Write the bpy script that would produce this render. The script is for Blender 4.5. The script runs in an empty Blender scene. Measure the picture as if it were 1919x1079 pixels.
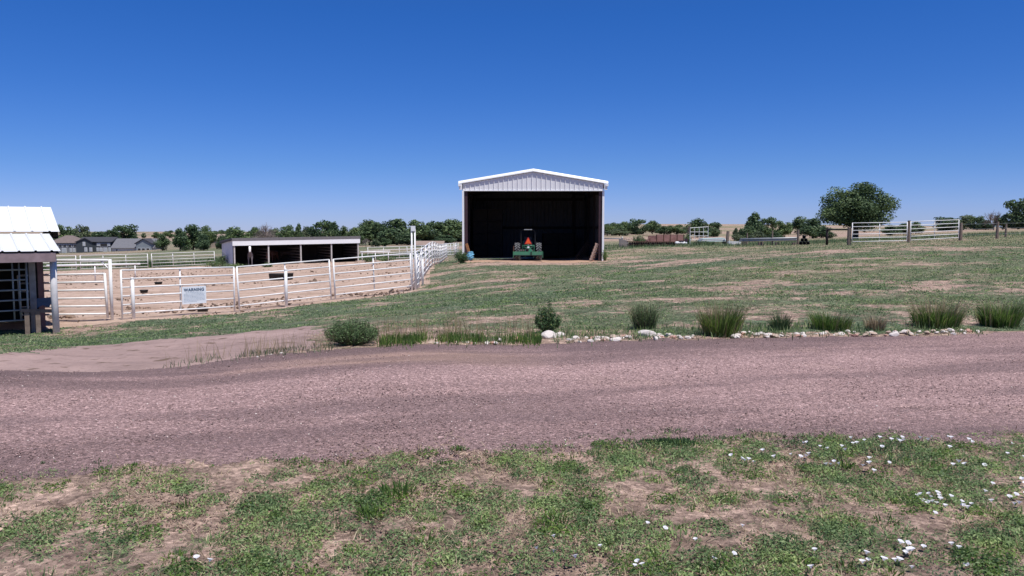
import bpy, math, random
import numpy as np
from mathutils import Vector, Matrix

scene = bpy.context.scene
C = scene.collection
R = math.radians
rng = np.random.default_rng(7)
random.seed(7)

# ------------------------------------------------------------------ camera
F = 1450.0; PITCH = R(4.34); EYE = 1.6
cam_d = bpy.data.cameras.new("camera")
cam = bpy.data.objects.new("camera", cam_d); C.objects.link(cam)
cam.location = (0, 0, EYE); cam.rotation_euler = (R(90) - PITCH, 0, 0)
cam_d.sensor_width = 36; cam_d.lens = 36 * F / 1919
cam_d.clip_start = 0.05; cam_d.clip_end = 20000
scene.camera = cam

# ------------------------------------------------------------------ light
SUN_EL = R(67); SUN_AZ = math.atan2(0.60, -0.70)      # from +Y towards +X: behind the camera, to the right
world = bpy.data.worlds.new("World"); scene.world = world; world.use_nodes = True
wn = world.node_tree; wn.nodes.clear()
wo = wn.nodes.new("ShaderNodeOutputWorld"); wb = wn.nodes.new("ShaderNodeBackground")
sky = wn.nodes.new("ShaderNodeTexSky"); sky.sky_type = 'NISHITA'; sky.sun_disc = False
sky.sun_elevation = SUN_EL; sky.sun_rotation = SUN_AZ
sky.altitude = 1900; sky.air_density = 1.0; sky.dust_density = 0.3; sky.ozone_density = 2.6
hs = wn.nodes.new("ShaderNodeHueSaturation"); hs.inputs['Saturation'].default_value = 1.1
hs.inputs['Hue'].default_value = 0.507
# deep high-altitude blue: the clear sky is filtered by elevation
wg = wn.nodes.new("ShaderNodeNewGeometry"); wsx = wn.nodes.new("ShaderNodeSeparateXYZ"); wr = wn.nodes.new("ShaderNodeValToRGB"); wm = wn.nodes.new("ShaderNodeMix")
wneg = wn.nodes.new("ShaderNodeMath"); wneg.operation = 'MULTIPLY'; wneg.inputs[1].default_value = -1
wm.data_type = 'RGBA'; wm.blend_type = 'MULTIPLY'; wm.inputs[0].default_value = 1
_st = [(0.0, (.55, .65, 1.22)), (0.026, (.52, .64, 1.19)), (0.077, (.41, .63, 1.10)), (0.168, (.30, .63, 1.14)), (0.26, (.24, .65, 1.20)), (0.6, (.40, .72, 1.1))]
while len(wr.color_ramp.elements) < len(_st): wr.color_ramp.elements.new(0.5)
for e, (p, c) in zip(wr.color_ramp.elements, _st): e.position = p; e.color = tuple(v / 1.25 for v in c) + (1,)
wn.links.new(wg.outputs['Incoming'], wsx.inputs[0]); wn.links.new(wsx.outputs['Z'], wneg.inputs[0]); wn.links.new(wneg.outputs[0], wr.inputs[0])
wn.links.new(sky.outputs[0], hs.inputs['Color']); wn.links.new(hs.outputs[0], wm.inputs[6]); wn.links.new(wr.outputs[0], wm.inputs[7]); wn.links.new(wm.outputs[2], wb.inputs[0])
wb.inputs[1].default_value = 0.1065
wn.links.new(wb.outputs[0], wo.inputs[0])
sd = bpy.data.lights.new("sun", 'SUN'); sd.energy = 4.8; sd.angle = R(0.53); sd.color = (1, 0.965, 0.91)
sun = bpy.data.objects.new("sun", sd); C.objects.link(sun)
SDIR = Vector((math.sin(SUN_AZ) * math.cos(SUN_EL), math.cos(SUN_AZ) * math.cos(SUN_EL), math.sin(SUN_EL)))
sun.rotation_euler = SDIR.to_track_quat('Z', 'Y').to_euler(); sun.location = (0, 0, 60)
scene.view_settings.view_transform = 'Standard'; scene.view_settings.look = 'None'
scene.view_settings.gamma = 1; scene.view_settings.exposure = 0.16
scene.render.engine = 'CYCLES'

# ------------------------------------------------------------------ pixel -> ray helpers (photo pixels, metres)
def P(px, py, Y):
    xc = (px - 959.5) / F; yc = (539.5 - py) / F
    dY = math.cos(PITCH) + yc * math.sin(PITCH); dZ = -math.sin(PITCH) + yc * math.cos(PITCH)
    t = Y / dY
    return Vector((xc * t, Y, EYE + dZ * t))

# ------------------------------------------------------------------ noise
def _hash(i, j, s):
    n = (i.astype(np.int64) * 374761393 + j.astype(np.int64) * 668265263 + s * 974711) & 0x7fffffff
    n = ((n ^ (n >> 13)) * 1274126177) & 0x7fffffff
    n = (n ^ (n >> 16)) & 0xffff
    return n / 65535.0
def vnoise(x, y, s=0):
    i = np.floor(x); j = np.floor(y); fx = x - i; fy = y - j
    fx = fx * fx * (3 - 2 * fx); fy = fy * fy * (3 - 2 * fy)
    a = _hash(i, j, s); b = _hash(i + 1, j, s); c = _hash(i, j + 1, s); d = _hash(i + 1, j + 1, s)
    return (a * (1 - fx) + b * fx) * (1 - fy) + (c * (1 - fx) + d * fx) * fy
def fbm(x, y, s=0, o=4):
    v = 0; a = 0.5; t = 0
    for k in range(o):
        v = v + a * vnoise(x * 2 ** k, y * 2 ** k, s + k * 17); t += a; a *= 0.55
    return v / t
def sstep(a, b, x):
    t = np.clip((x - a) / (b - a), 0, 1); return t * t * (3 - 2 * t)

# ------------------------------------------------------------------ terrain: thin-plate surface through surveyed points
ctrl = []
def cp(px, Z, py=None, z=None):
    p = P(px, py if py is not None else 540, Z)
    zz = (p.z) if z is None else z + EYE
    ctrl.append((p.x / Z * 3.0, math.log(Z), zz))
for px in (-200, 0, 480, 960, 1440, 1919, 2100):
    for Z in (1.0, 3, 6, 8.5): cp(px, Z, z=-1.6)
for px in (800, 1200, 1600, 1919): cp(px, 11.5, z=-1.6)
cp(480, 10.5, z=-1.68)
cp(0, 14, z=-2.15); cp(-150, 14, z=-2.2); cp(300, 15, z=-2.2); cp(600, 18, z=-2.2)
cp(105, 20, 628); cp(-150, 20, z=-2.8); cp(-150, 40, z=-3.1)
cp(218, 23.9, 600); cp(448, 26.6, 584); cp(631, 29.3, 562); cp(774, 32, 544)
cp(798, 39, 521.7); cp(821, 60, 495); cp(839, 80, 484)
cp(1000, 50, 489); cp(870, 50, 489.5); cp(1130, 50, 488); cp(1000, 25, z=-1.95); cp(1000, 62, 484)
cp(1300, 25, z=-1.62); cp(1600, 25, z=-1.36); cp(1919, 25, z=-1.2); cp(2100, 25, z=-1.1)
cp(1645, 50, 456); cp(1790, 52, 451); cp(1919, 56, 446); cp(2100, 56, 442)
cp(1200, 70, 462); cp(1430, 72, 459)
cp(450, 75, 499); cp(672, 82, 490); cp(280, 81, 502); cp(110, 78, 507); cp(743, 93, 486); cp(-150, 78, 512)
for px, a in ((-200, (490, 477, 458, 440)), (150, (485, 473, 455, 439)), (420, (475, 462, 449, 437)), (750, (468, 457, 447, 436)),
              (1150, (447, 438, 430, 421)), (1400, (446, 434, 428, 421)), (1700, (437, 431, 427, 423)), (1919, (429, 428, 428, 427)), (2100, (428, 428, 428, 427))):
    for Z, py in zip((190, 350, 650, 1500), a): cp(px, Z, py)
    cp(px, 4500, 436); cp(px, 9000, 440)
ctrl = np.array(ctrl)
def _tps(r2): return 0.5 * r2 * np.log(r2 + 1e-12)
_n = len(ctrl)
_A = np.zeros((_n + 3, _n + 3))
_d = (ctrl[:, None, :2] - ctrl[None, :, :2]); _A[:_n, :_n] = _tps((_d ** 2).sum(-1)) + np.eye(_n) * 1e-4
_A[:_n, _n] = 1; _A[:_n, _n + 1:] = ctrl[:, :2]; _A[_n, :_n] = 1; _A[_n + 1:, :_n] = ctrl[:, :2].T
_w = np.linalg.solve(_A, np.concatenate([ctrl[:, 2], np.zeros(3)]))
def gz(x, y):
    x = np.asarray(x, float); y = np.asarray(y, float); sh = x.shape
    Y = np.maximum(y.ravel(), 1.0); u = np.clip(x.ravel() / Y, -0.78, 0.78) * 3.0; v = np.log(Y)
    out = np.empty_like(u)
    for a in range(0, len(u), 20000):
        d2 = (u[a:a + 20000, None] - ctrl[None, :, 0]) ** 2 + (v[a:a + 20000, None] - ctrl[None, :, 1]) ** 2
        out[a:a + 20000] = _tps(d2) @ _w[:_n] + _w[_n] + _w[_n + 1] * u[a:a + 20000] + _w[_n + 2] * v[a:a + 20000]
    near = Y < 9.0
    out[near] = out[near] * sstep(2.0, 9.0, Y[near])
    return out.reshape(sh)
def g(x, y): return float(gz(np.array([x]), np.array([y]))[0])
_cache = {}
def G(px, py, y0=2.0, y1=3000):
    Y = np.exp(np.linspace(math.log(y0), math.log(y1), 900))
    xc = (px - 959.5) / F; yc = (539.5 - py) / F
    dY = math.cos(PITCH) + yc * math.sin(PITCH); dZ = -math.sin(PITCH) + yc * math.cos(PITCH)
    h = EYE + dZ / dY * Y - gz(xc / dY * Y, Y)
    k = int(np.argmax(h < 0)) if (h < 0).any() else len(Y) - 1
    return Vector((xc / dY * Y[k], Y[k], g(xc / dY * Y[k], Y[k])))
def GD(px, Y):
    x = (px - 959.5) / F / (math.cos(PITCH)) * Y
    return Vector((x, Y, g(x, Y)))

# ------------------------------------------------------------------ objects
def tag(o, label=None, cat=None, group=None, kind=None):
    if label: o['label'] = label
    if cat: o['category'] = cat
    if group: o['group'] = group
    if kind: o['kind'] = kind
    return o
def empty(name, loc, rz=0, label=None, cat=None, group=None):
    o = bpy.data.objects.new(name, None); C.objects.link(o); o.location = loc; o.rotation_euler = (0, 0, rz)
    o.empty_display_size = 0.2
    return tag(o, label, cat, group)
def link_mesh(name, me, parent=None):
    o = bpy.data.objects.new(name, me); C.objects.link(o)
    if parent: o.parent = parent
    return o
def copy_tree(o, parent=None):
    c = o.copy(); C.objects.link(c)
    if parent is not None: c.parent = parent
    for ch in list(o.children): copy_tree(ch, c)
    return c

class MB:
    def __init__(s): s.v = []; s.f = []; s.m = []; s.cur = 0
    def add(s, vs, fs):
        b = len(s.v); s.v += [tuple(p) for p in vs]; s.f += [tuple(i + b for i in q) for q in fs]; s.m += [s.cur] * len(fs); return s
    def box(s, c, size, rot=None):
        hx, hy, hz = size[0] / 2, size[1] / 2, size[2] / 2
        vs = [Vector((x, y, z)) for x in (-hx, hx) for y in (-hy, hy) for z in (-hz, hz)]
        if rot is not None: vs = [rot @ p for p in vs]
        vs = [p + Vector(c) for p in vs]
        return s.add(vs, [(0, 1, 3, 2), (4, 6, 7, 5), (0, 4, 5, 1), (2, 3, 7, 6), (0, 2, 6, 4), (1, 5, 7, 3)])
    def bar(s, p, q, w, h):
        p = Vector(p); q = Vector(q); d = q - p
        return s.box((p + q) / 2, (d.length, w, h), d.to_track_quat('X', 'Z').to_matrix())
    def tube(s, pts, r, n=8, cap=True):
        pts = [Vector(p) for p in pts]; rs = r if isinstance(r, (list, tuple)) else [r] * len(pts)
        vs = []; fs = []
        for i, p in enumerate(pts):
            d = (pts[min(i + 1, len(pts) - 1)] - pts[max(i - 1, 0)]).normalized()
            a = d.orthogonal().normalized() if i == 0 else (a - d * a.dot(d)).normalized()
            b = d.cross(a)
            for k in range(n):
                t = 2 * math.pi * k / n; vs.append(p + (a * math.cos(t) + b * math.sin(t)) * rs[i])
        for i in range(len(pts) - 1):
            for k in range(n):
                fs.append((i * n + k, i * n + (k + 1) % n, (i + 1) * n + (k + 1) % n, (i + 1) * n + k))
        if cap:
            fs.append(tuple(range(n))[::-1]); fs.append(tuple((len(pts) - 1) * n + k for k in range(n)))
        return s.add(vs, fs)
    def cyl(s, c, axis, r, h, n=16):
        c = Vector(c); a = Vector(axis).normalized() * h / 2
        return s.tube([c - a, c + a], r, n)
    def lathe(s, prof, n=24, sx=1, sy=1, c=(0, 0, 0)):
        vs = []; fs = []
        for r, z in prof:
            for k in range(n):
                t = 2 * math.pi * k / n; vs.append((c[0] + r * sx * math.cos(t), c[1] + r * sy * math.sin(t), c[2] + z))
        for i in range(len(prof) - 1):
            for k in range(n): fs.append((i * n + k, i * n + (k + 1) % n, (i + 1) * n + (k + 1) % n, (i + 1) * n + k))
        return s.add(vs, fs)
    def prism(s, poly, off):
        off = Vector(off); n = len(poly); a = [Vector(p) for p in poly]
        return s.add(a + [p + off for p in a], [tuple(range(n))[::-1], tuple(range(n, 2 * n))] + [(i, (i + 1) % n, n + (i + 1) % n, n + i) for i in range(n)])
    def build(s, name, m, parent=None, smooth=False):
        me = bpy.data.meshes.new(name); me.from_pydata(s.v, [], s.f)
        for mm in (m if isinstance(m, (list, tuple)) else [m]): me.materials.append(mm)
        if isinstance(m, (list, tuple)): me.polygons.foreach_set('material_index', s.m)
        if smooth: me.polygons.foreach_set('use_smooth', [True] * len(s.f))
        me.update()
        return link_mesh(name, me, parent)
def np_mesh(name, verts, faces, m, attr=None):
    me = bpy.data.meshes.new(name); nv = len(verts); nf, k = faces.shape
    me.vertices.add(nv); me.vertices.foreach_set('co', np.asarray(verts, np.float32).ravel())
    me.loops.add(nf * k); me.loops.foreach_set('vertex_index', faces.astype(np.int32).ravel())
    me.polygons.add(nf); me.polygons.foreach_set('loop_start', np.arange(0, nf * k, k, dtype=np.int32))
    if attr:
        for an, av in attr.items():
            a = me.attributes.new(an, 'FLOAT', 'POINT'); a.data.foreach_set('value', np.asarray(av, np.float32))
    me.materials.append(m); me.update(calc_edges=True)
    return me

# ------------------------------------------------------------------ materials
class NT:
    def __init__(s, name):
        s.m = bpy.data.materials.new(name); s.m.use_nodes = True; s.t = s.m.node_tree; s.N = s.t.nodes; s.L = s.t.links
        s.b = s.N['Principled BSDF']; s.out = s.N['Material Output']; s.pos = None
    def n(s, t, **kw):
        x = s.N.new('ShaderNode' + t)
        for k, v in kw.items(): setattr(x, k, v)
        return x
    def p(s):
        if s.pos is None: s.pos = s.n('NewGeometry')
        return s.pos.outputs['Position']
    def obj(s): return s.n('TexCoord').outputs['Object']
    def lk(s, a, b): s.L.new(a, b)
    def mapping(s, vec, scale=(1, 1, 1), rot=(0, 0, 0), loc=(0, 0, 0)):
        x = s.n('Mapping'); x.inputs['Scale'].default_value = scale; x.inputs['Rotation'].default_value = rot; x.inputs['Location'].default_value = loc
        s.lk(vec, x.inputs[0]); return x.outputs[0]
    def noise(s, scale, detail=4, rough=0.55, vec=None, dist=0):
        x = s.n('TexNoise'); x.inputs['Scale'].default_value = scale; x.inputs['Detail'].default_value = detail
        x.inputs['Roughness'].default_value = rough; x.inputs['Distortion'].default_value = dist
        s.lk(vec if vec is not None else s.p(), x.inputs['Vector']); return x.outputs[0]
    def voro(s, scale, out='Color', vec=None):
        x = s.n('TexVoronoi'); x.inputs['Scale'].default_value = scale
        s.lk(vec if vec is not None else s.p(), x.inputs['Vector']); return x.outputs[out]
    def ramp(s, fac, stops):
        x = s.n('ValToRGB'); cr = x.color_ramp
        while len(cr.elements) < len(stops): cr.elements.new(0.5)
        for e, (p, c) in zip(cr.elements, stops):
            e.position = p; e.color = (c, c, c, 1) if isinstance(c, (int, float)) else tuple(c) + (1,)
        s.lk(fac, x.inputs[0]); return x.outputs[0]
    def mix(s, fac, a, b, mode='MIX'):
        x = s.n('Mix', data_type='RGBA', blend_type=mode)
        for sock, v in ((x.inputs[0], fac), (x.inputs[6], a), (x.inputs[7], b)):
            if isinstance(v, (int, float)): sock.default_value = v
            elif isinstance(v, tuple): sock.default_value = v + (1,)
            else: s.lk(v, sock)
        return x.outputs[2]
    def math(s, op, a, b=0.5):
        x = s.n('Math', operation=op)
        for sock, v in ((x.inputs[0], a), (x.inputs[1], b)):
            if isinstance(v, (int, float)): sock.default_value = v
            else: s.lk(v, sock)
        return x.outputs[0]
    def attr(s, name): return s.n('Attribute', attribute_name=name).outputs['Fac']
    def bump(s, h, strength=0.5, dist=0.02):
        x = s.n('Bump'); x.inputs['Strength'].default_value = strength; x.inputs['Distance'].default_value = dist
        s.lk(h, x.inputs['Height']); s.lk(x.outputs[0], s.b.inputs['Normal'])
    def done(s, col, rough=0.8, metal=0.0, spec=0.3):
        if isinstance(col, tuple): s.b.inputs['Base Color'].default_value = col + (1,)
        else: s.lk(col, s.b.inputs['Base Color'])
        s.b.inputs['Roughness'].default_value = rough; s.b.inputs['Metallic'].default_value = metal
        s.b.inputs['Specular IOR Level'].default_value = spec
        return s.m
def simple(name, c, rough=0.6, var=0.18, scale=3.0, metal=0.0, spec=0.3, dirt=None, bump=0.0):
    t = NT(name); v = t.obj()
    n = t.noise(scale, 5, 0.6, v)
    col = t.ramp(n, [(0.3, tuple(x * (1 - var) for x in c)), (0.7, tuple(min(1, x * (1 + var)) for x in c))])
    if dirt:
        n2 = t.noise(scale * 0.37, 6, 0.7, v, 0.5)
        col = t.mix(t.ramp(n2, [(0.55, 0.0), (0.72, dirt[1])]), col, dirt[0])
    if bump: t.bump(n, bump, 0.02)
    return t.done(col, rough, metal, spec)
def leafmat(name, stops, trans=0.3, rough=0.6, tint=0.0):
    t = NT(name); r = t.n('NewGeometry').outputs['Random Per Island']
    col = t.ramp(r, stops)
    if tint:
        tn = t.noise(tint, 3, 0.6)
        col = t.mix(1.0, col, t.ramp(tn, [(0.35, (0.62, 0.68, 0.70)), (0.5, (1.0, 1.0, 1.0)), (0.66, (1.42, 1.32, 1.15))]), 'MULTIPLY')
    t.done(col, rough, 0, 0.25)
    tr = t.n('BsdfTranslucent'); t.lk(col, tr.inputs[0]); mx = t.n('MixShader'); mx.inputs[0].default_value = trans
    t.lk(t.b.outputs[0], mx.inputs[1]); t.lk(tr.outputs[0], mx.inputs[2]); t.lk(mx.outputs[0], t.out.inputs[0])
    return t.m

SOIL = (0.385, 0.27, 0.215); SAND = (0.40, 0.275, 0.195)
def ground_material():
    t = NT('field_soil_and_turf')
    fine = t.noise(38, 6, 0.7); mid = t.noise(5.5, 5, 0.65); big = t.noise(0.35, 4, 0.55); vfine = t.noise(150, 3, 0.6)
    d = t.attr('green'); dry = t.attr('dry')
    k = t.math('ADD', d, t.math('MULTIPLY', t.math('SUBTRACT', fine, 0.5), 1.9))
    k = t.math('ADD', k, t.math('MULTIPLY', t.math('SUBTRACT', mid, 0.5), 1.9))
    k = t.math('ADD', k, t.math('MULTIPLY', t.math('SUBTRACT', t.noise(1.7, 5, 0.7), 0.5), 1.0))
    fac = t.ramp(k, [(0.42, 0.0), (0.58, 1.0)])
    soil = t.mix(t.ramp(mid, [(0.3, 0.0), (0.7, 1.0)]), SOIL, (0.44, 0.31, 0.25))
    soil = t.mix(t.ramp(vfine, [(0.35, 0.5), (0.5, 0.0)]), soil, (0.15, 0.105, 0.08))
    soil = t.mix(t.ramp(fine, [(0.52, 0.0), (0.62, 0.7)]), soil, (0.44, 0.325, 0.25))
    soil = t.mix(t.ramp(t.noise(26, 5, 0.8), [(0.36, 0.75), (0.47, 0.0)]), soil, (0.17, 0.115, 0.09))
    grn = t.mix(t.ramp(fine, [(0.35, 0.0), (0.65, 1.0)]), (0.066, 0.102, 0.054), (0.125, 0.172, 0.092))
    grn = t.mix(t.ramp(big, [(0.4, 0.0), (0.65, 0.6)]), grn, (0.115, 0.155, 0.105))
    straw = t.mix(t.ramp(mid, [(0.35, 0.0), (0.65, 1.0)]), (0.21, 0.18, 0.105), (0.33, 0.275, 0.17))
    sp = t.noise(13, 4, 0.75)
    grn = t.mix(t.ramp(sp, [(0.50, 0.0), (0.60, 0.8)]), grn, (0.235, 0.205, 0.140))
    grn = t.mix(t.ramp(t.noise(21, 4, 0.75), [(0.36, 0.85), (0.46, 0.0)]), grn, (0.045, 0.058, 0.034))
    veg = t.mix(t.math('MULTIPLY', dry, t.ramp(k, [(0.3, 1.0), (0.95, 0.55)])), grn, straw)
    t.bump(t.math('ADD', fine, t.math('MULTIPLY', mid, 1.2)), 0.9, 0.035)
    allc = t.mix(fac, soil, veg)
    for sc, st in ((34, [(0.0, 0.55), (0.35, 0.85), (0.7, 1.1), (1.0, 1.45)]), (9, [(0.0, 0.62), (0.4, 0.92), (0.75, 1.08), (1.0, 1.38)]), (2.6, [(0.0, 0.78), (0.5, 1.0), (1.0, 1.2)])):
        sc_ = t.n('SeparateColor'); t.lk(t.voro(sc), sc_.inputs[0])
        allc = t.mix(0.9, allc, t.ramp(sc_.outputs[0], st), 'MULTIPLY')
    return t.done(allc, 0.95, 0, 0.1)
def gravel_material():
    t = NT('pink_gravel')
    rot = t.mapping(t.p(), rot=(0, 0, -0.19))
    warp = t.mapping(rot, scale=(0.10, 1.05, 1))
    band = t.noise(0.9, 5, 0.6, warp, 0.35); blot = t.noise(0.7, 6, 0.65); mid = t.noise(7, 5, 0.7)
    vc = t.n('TexVoronoi'); vc.inputs['Scale'].default_value = 56; t.lk(t.p(), vc.inputs['Vector'])
    vs = t.n('TexVoronoi'); vs.inputs['Scale'].default_value = 150; t.lk(t.p(), vs.inputs['Vector'])
    sep = t.n('SeparateColor'); t.lk(vc.outputs['Color'], sep.inputs[0])
    sep2 = t.n('SeparateColor'); t.lk(vs.outputs['Color'], sep2.inputs[0])
    base = t.mix(t.ramp(band, [(0.34, 0.0), (0.66, 1.0)]), (0.225, 0.152, 0.145), (0.37, 0.25, 0.236))
    base = t.mix(t.ramp(blot, [(0.56, 0.0), (0.75, 0.55)]), base, (0.37, 0.255, 0.215))
    stone = t.ramp(sep.outputs[0], [(0.0, 0.30), (0.25, 0.70), (0.6, 1.0), (0.86, 1.35), (0.97, 2.1)])
    col = t.mix(0.8, base, stone, 'MULTIPLY')
    st2 = t.ramp(sep2.outputs[0], [(0.0, 0.35), (0.4, 0.9), (0.75, 1.15), (1.0, 1.9)])
    col = t.mix(0.75, col, st2, 'MULTIPLY')
    pk = t.mix(t.ramp(sep.outputs[1], [(0.5, 0.0), (0.95, 0.45)]), col, (0.37, 0.235, 0.22))
    dust = t.mix(t.ramp(t.attr('dust'), [(0.0, 0.0), (1.0, 0.75)]), pk, (0.40, 0.265, 0.19))
    dk = t.mix(t.ramp(t.attr('loose'), [(0.0, 0.0), (1.0, 0.8)]), dust, t.mix(0.9, (0.138, 0.096, 0.096), st2, 'MULTIPLY'))
    t.bump(t.math('ADD', t.math('MULTIPLY', vc.outputs['Distance'], -1.0), t.math('MULTIPLY', mid, 1.6)), 0.75, 0.02)
    return t.done(dk, 0.95, 0, 0.15)
def dirt_material(name, a, b, dark):
    t = NT(name)
    n = t.noise(0.55, 6, 0.6, None, 0.4); f = t.noise(14, 5, 0.7); st = t.noise(0.5, 5, 0.6, t.mapping(t.p(), scale=(0.5, 1.6, 1), rot=(0, 0, 0.6)), 0.6)
    col = t.mix(t.ramp(n, [(0.3, 0.0), (0.7, 1.0)]), a, b)
    col = t.mix(t.ramp(st, [(0.48, 0.0), (0.62, 0.45)]), col, dark)
    col = t.mix(t.ramp(t.noise(1.1, 6, 0.75), [(0.49, 0.0), (0.62, 0.5)]), col, dark)
    col = t.mix(t.ramp(f, [(0.25, 0.45), (0.5, 0.0)]), col, tuple(x * 0.6 for x in dark))
    sp = t.noise(3.2, 3, 0.5); col = t.mix(t.ramp(sp, [(0.62, 0.0), (0.68, 0.85)]), col, (0.13, 0.09, 0.065))
    t.bump(t.math('ADD', f, n), 0.6, 0.04)
    return t.done(col, 0.97, 0, 0.1)
M = {}
M['ground'] = ground_material(); M['gravel'] = gravel_material()
M['paddock'] = dirt_material('paddock_dirt', (0.50, 0.375, 0.305), (0.43, 0.31, 0.24), (0.27, 0.18, 0.13))
M['track'] = dirt_material('pink_dirt', (0.385, 0.275, 0.25), (0.31, 0.22, 0.20), (0.23, 0.165, 0.15))
M['apron'] = dirt_material('apron_dirt', (0.47, 0.31, 0.225), (0.41, 0.27, 0.195), (0.33, 0.21, 0.15))
M['white_pipe'] = simple('white_painted_pipe', (0.78, 0.77, 0.76), 0.45, 0.05, 6, dirt=((0.42, 0.31, 0.24), 0.35))
M['rust'] = simple('rusty_steel', (0.11, 0.055, 0.04), 0.8, 0.35, 5)
M['rust_pink'] = simple('faded_rusty_sheet', (0.24, 0.13, 0.115), 0.8, 0.25, 2.2, dirt=((0.13, 0.06, 0.045), 0.7))
M['dark_steel'] = simple('dark_red_primer_steel', (0.052, 0.028, 0.034), 0.55, 0.15, 3)
M['white_sheet'] = simple('white_metal_sheet', (0.74, 0.735, 0.75), 0.42, 0.03, 1.2, spec=0.4)
M['white_trim'] = simple('white_metal_trim', (0.84, 0.84, 0.84), 0.35, 0.03, 2, spec=0.45)
M['roof_sheet'] = simple('white_roof_sheet', (0.70, 0.715, 0.73), 0.38, 0.03, 1.3, spec=0.45)
M['shade_liner'] = simple('shade_dark_back_of_sheet', (0.085, 0.085, 0.095), 0.8, 0.12, 1.2)  # darker than real sheet backs: the shed's inner shade is put into the colour
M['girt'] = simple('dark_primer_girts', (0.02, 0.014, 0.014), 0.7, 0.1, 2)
M['black'] = simple('black_rubber', (0.018, 0.018, 0.02), 0.55, 0.2, 8)
M['tyre'] = simple('tyre_rubber', (0.018, 0.018, 0.02), 0.8, 0.25, 9)
M['lug'] = simple('dusty_lugs', (0.13, 0.13, 0.135), 0.85, 0.2, 9)
M['green_paint'] = simple('tractor_green_paint', (0.06, 0.21, 0.12), 0.32, 0.1, 4, spec=0.5, dirt=((0.25, 0.2, 0.14), 0.4))
M['yellow_paint'] = simple('yellow_paint', (0.75, 0.5, 0.03), 0.4, 0.08, 4)
M['orange'] = simple('orange_reflector', (0.95, 0.13, 0.03), 0.4, 0.04, 6)
M['red_edge'] = simple('dark_red_reflector', (0.55, 0.03, 0.03), 0.4, 0.04, 6)
M['old_wood'] = simple('weathered_wood', (0.20, 0.155, 0.125), 0.9, 0.3, 7, dirt=((0.09, 0.07, 0.06), 0.7), bump=0.4)
M['pink_wood'] = simple('pinkish_pallet_wood', (0.42, 0.29, 0.235), 0.85, 0.2, 8)
M['brown_board'] = simple('orange_brown_board', (0.48, 0.22, 0.09), 0.8, 0.2, 6)
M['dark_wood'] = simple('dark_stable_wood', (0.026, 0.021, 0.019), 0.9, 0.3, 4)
M['grey_boards'] = simple('grey_boards', (0.33, 0.29, 0.27), 0.9, 0.25, 6)
M['fascia'] = simple('shaded_purple_fascia_wood', (0.26, 0.19, 0.20), 0.85, 0.2, 5)  # purple-grey of the shaded fascia, put into the base colour
M['grey_wall'] = simple('pale_blue_grey_sheet', (0.62, 0.65, 0.70), 0.6, 0.08, 2, dirt=((0.35, 0.33, 0.3), 0.4))
M['grey_roof'] = simple('dull_grey_roof_edge', (0.16, 0.15, 0.155), 0.7, 0.15, 3)
M['blue_tarp'] = simple('blue_tarp', (0.13, 0.36, 0.52), 0.55, 0.25, 9)
M['navy'] = simple('dark_blue_cloth', (0.07, 0.10, 0.16), 0.8, 0.2, 9)
M['teal'] = simple('pale_teal_sheet', (0.50, 0.60, 0.58), 0.5, 0.1, 4)
M['galv'] = simple('galvanised_pipe', (0.36, 0.37, 0.37), 0.5, 0.12, 6, metal=0.2)
M['sign_white'] = simple('sign_white', (0.74, 0.78, 0.82), 0.5, 0.05, 3, dirt=((0.5, 0.52, 0.55), 0.5))
M['sign_blue'] = simple('sign_ink', (0.03, 0.07, 0.14), 0.6, 0.05, 5)
M['sign_grey'] = simple('sign_small_ink', (0.33, 0.40, 0.47), 0.6, 0.15, 5)
M['glass'] = simple('dark_window_glass', (0.02, 0.025, 0.035), 0.1, 0.05, 2, spec=0.7)
M['pale_pane'] = simple('pale_window_blind', (0.42, 0.44, 0.46), 0.4, 0.1, 1)
M['bark'] = simple('bark', (0.085, 0.065, 0.05), 0.95, 0.3, 6, bump=0.5)
M['grey_twig'] = simple('grey_twigs', (0.20, 0.165, 0.15), 0.95, 0.25, 5)
M['leaf_dark'] = leafmat('leaves_dark', [(0.0, (0.046, 0.078, 0.043)), (0.6, (0.086, 0.142, 0.066)), (1.0, (0.154, 0.212, 0.108))], tint=0.16)
M['leaf_mid'] = leafmat('leaves_mid', [(0.0, (0.057, 0.097, 0.045)), (0.6, (0.116, 0.174, 0.074)), (1.0, (0.201, 0.266, 0.126))], tint=0.22)
M['leaf_pale'] = leafmat('leaves_pale', [(0.0, (0.081, 0.112, 0.062)), (0.6, (0.144, 0.181, 0.100)), (1.0, (0.225, 0.263, 0.156))], tint=0.2)
M['leaf_fresh'] = leafmat('leaves_fresh', [(0.0, (0.067, 0.129, 0.030)), (0.6, (0.127, 0.220, 0.051)), (1.0, (0.238, 0.333, 0.095))], 0.5, tint=4)
M['leaf_shrub'] = leafmat('leaves_shrub', [(0.0, (0.029, 0.068, 0.029)), (0.6, (0.058, 0.124, 0.044)), (0.92, (0.130, 0.195, 0.078)), (1.0, (0.364, 0.338, 0.078))])
M['leaf_sage'] = leafmat('leaves_sage', [(0.0, (0.052, 0.104, 0.037)), (0.6, (0.111, 0.187, 0.068)), (1.0, (0.247, 0.323, 0.156))])
M['straw'] = leafmat('straw', [(0.0, (0.20, 0.145, 0.09)), (0.5, (0.38, 0.295, 0.19)), (1.0, (0.58, 0.48, 0.33))], 0.2, 0.8)
M['seed'] = leafmat('seed_heads', [(0.0, (0.24, 0.19, 0.10)), (0.5, (0.36, 0.28, 0.15)), (1.0, (0.45, 0.34, 0.22))], 0.3, 0.8)
M['turf'] = leafmat('turf_blades', [(0.0, (0.068, 0.119, 0.056)), (0.55, (0.122, 0.190, 0.089)), (0.88, (0.184, 0.255, 0.135)), (1.0, (0.389, 0.404, 0.248))], 0.3, 0.8, tint=1.6)
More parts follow.
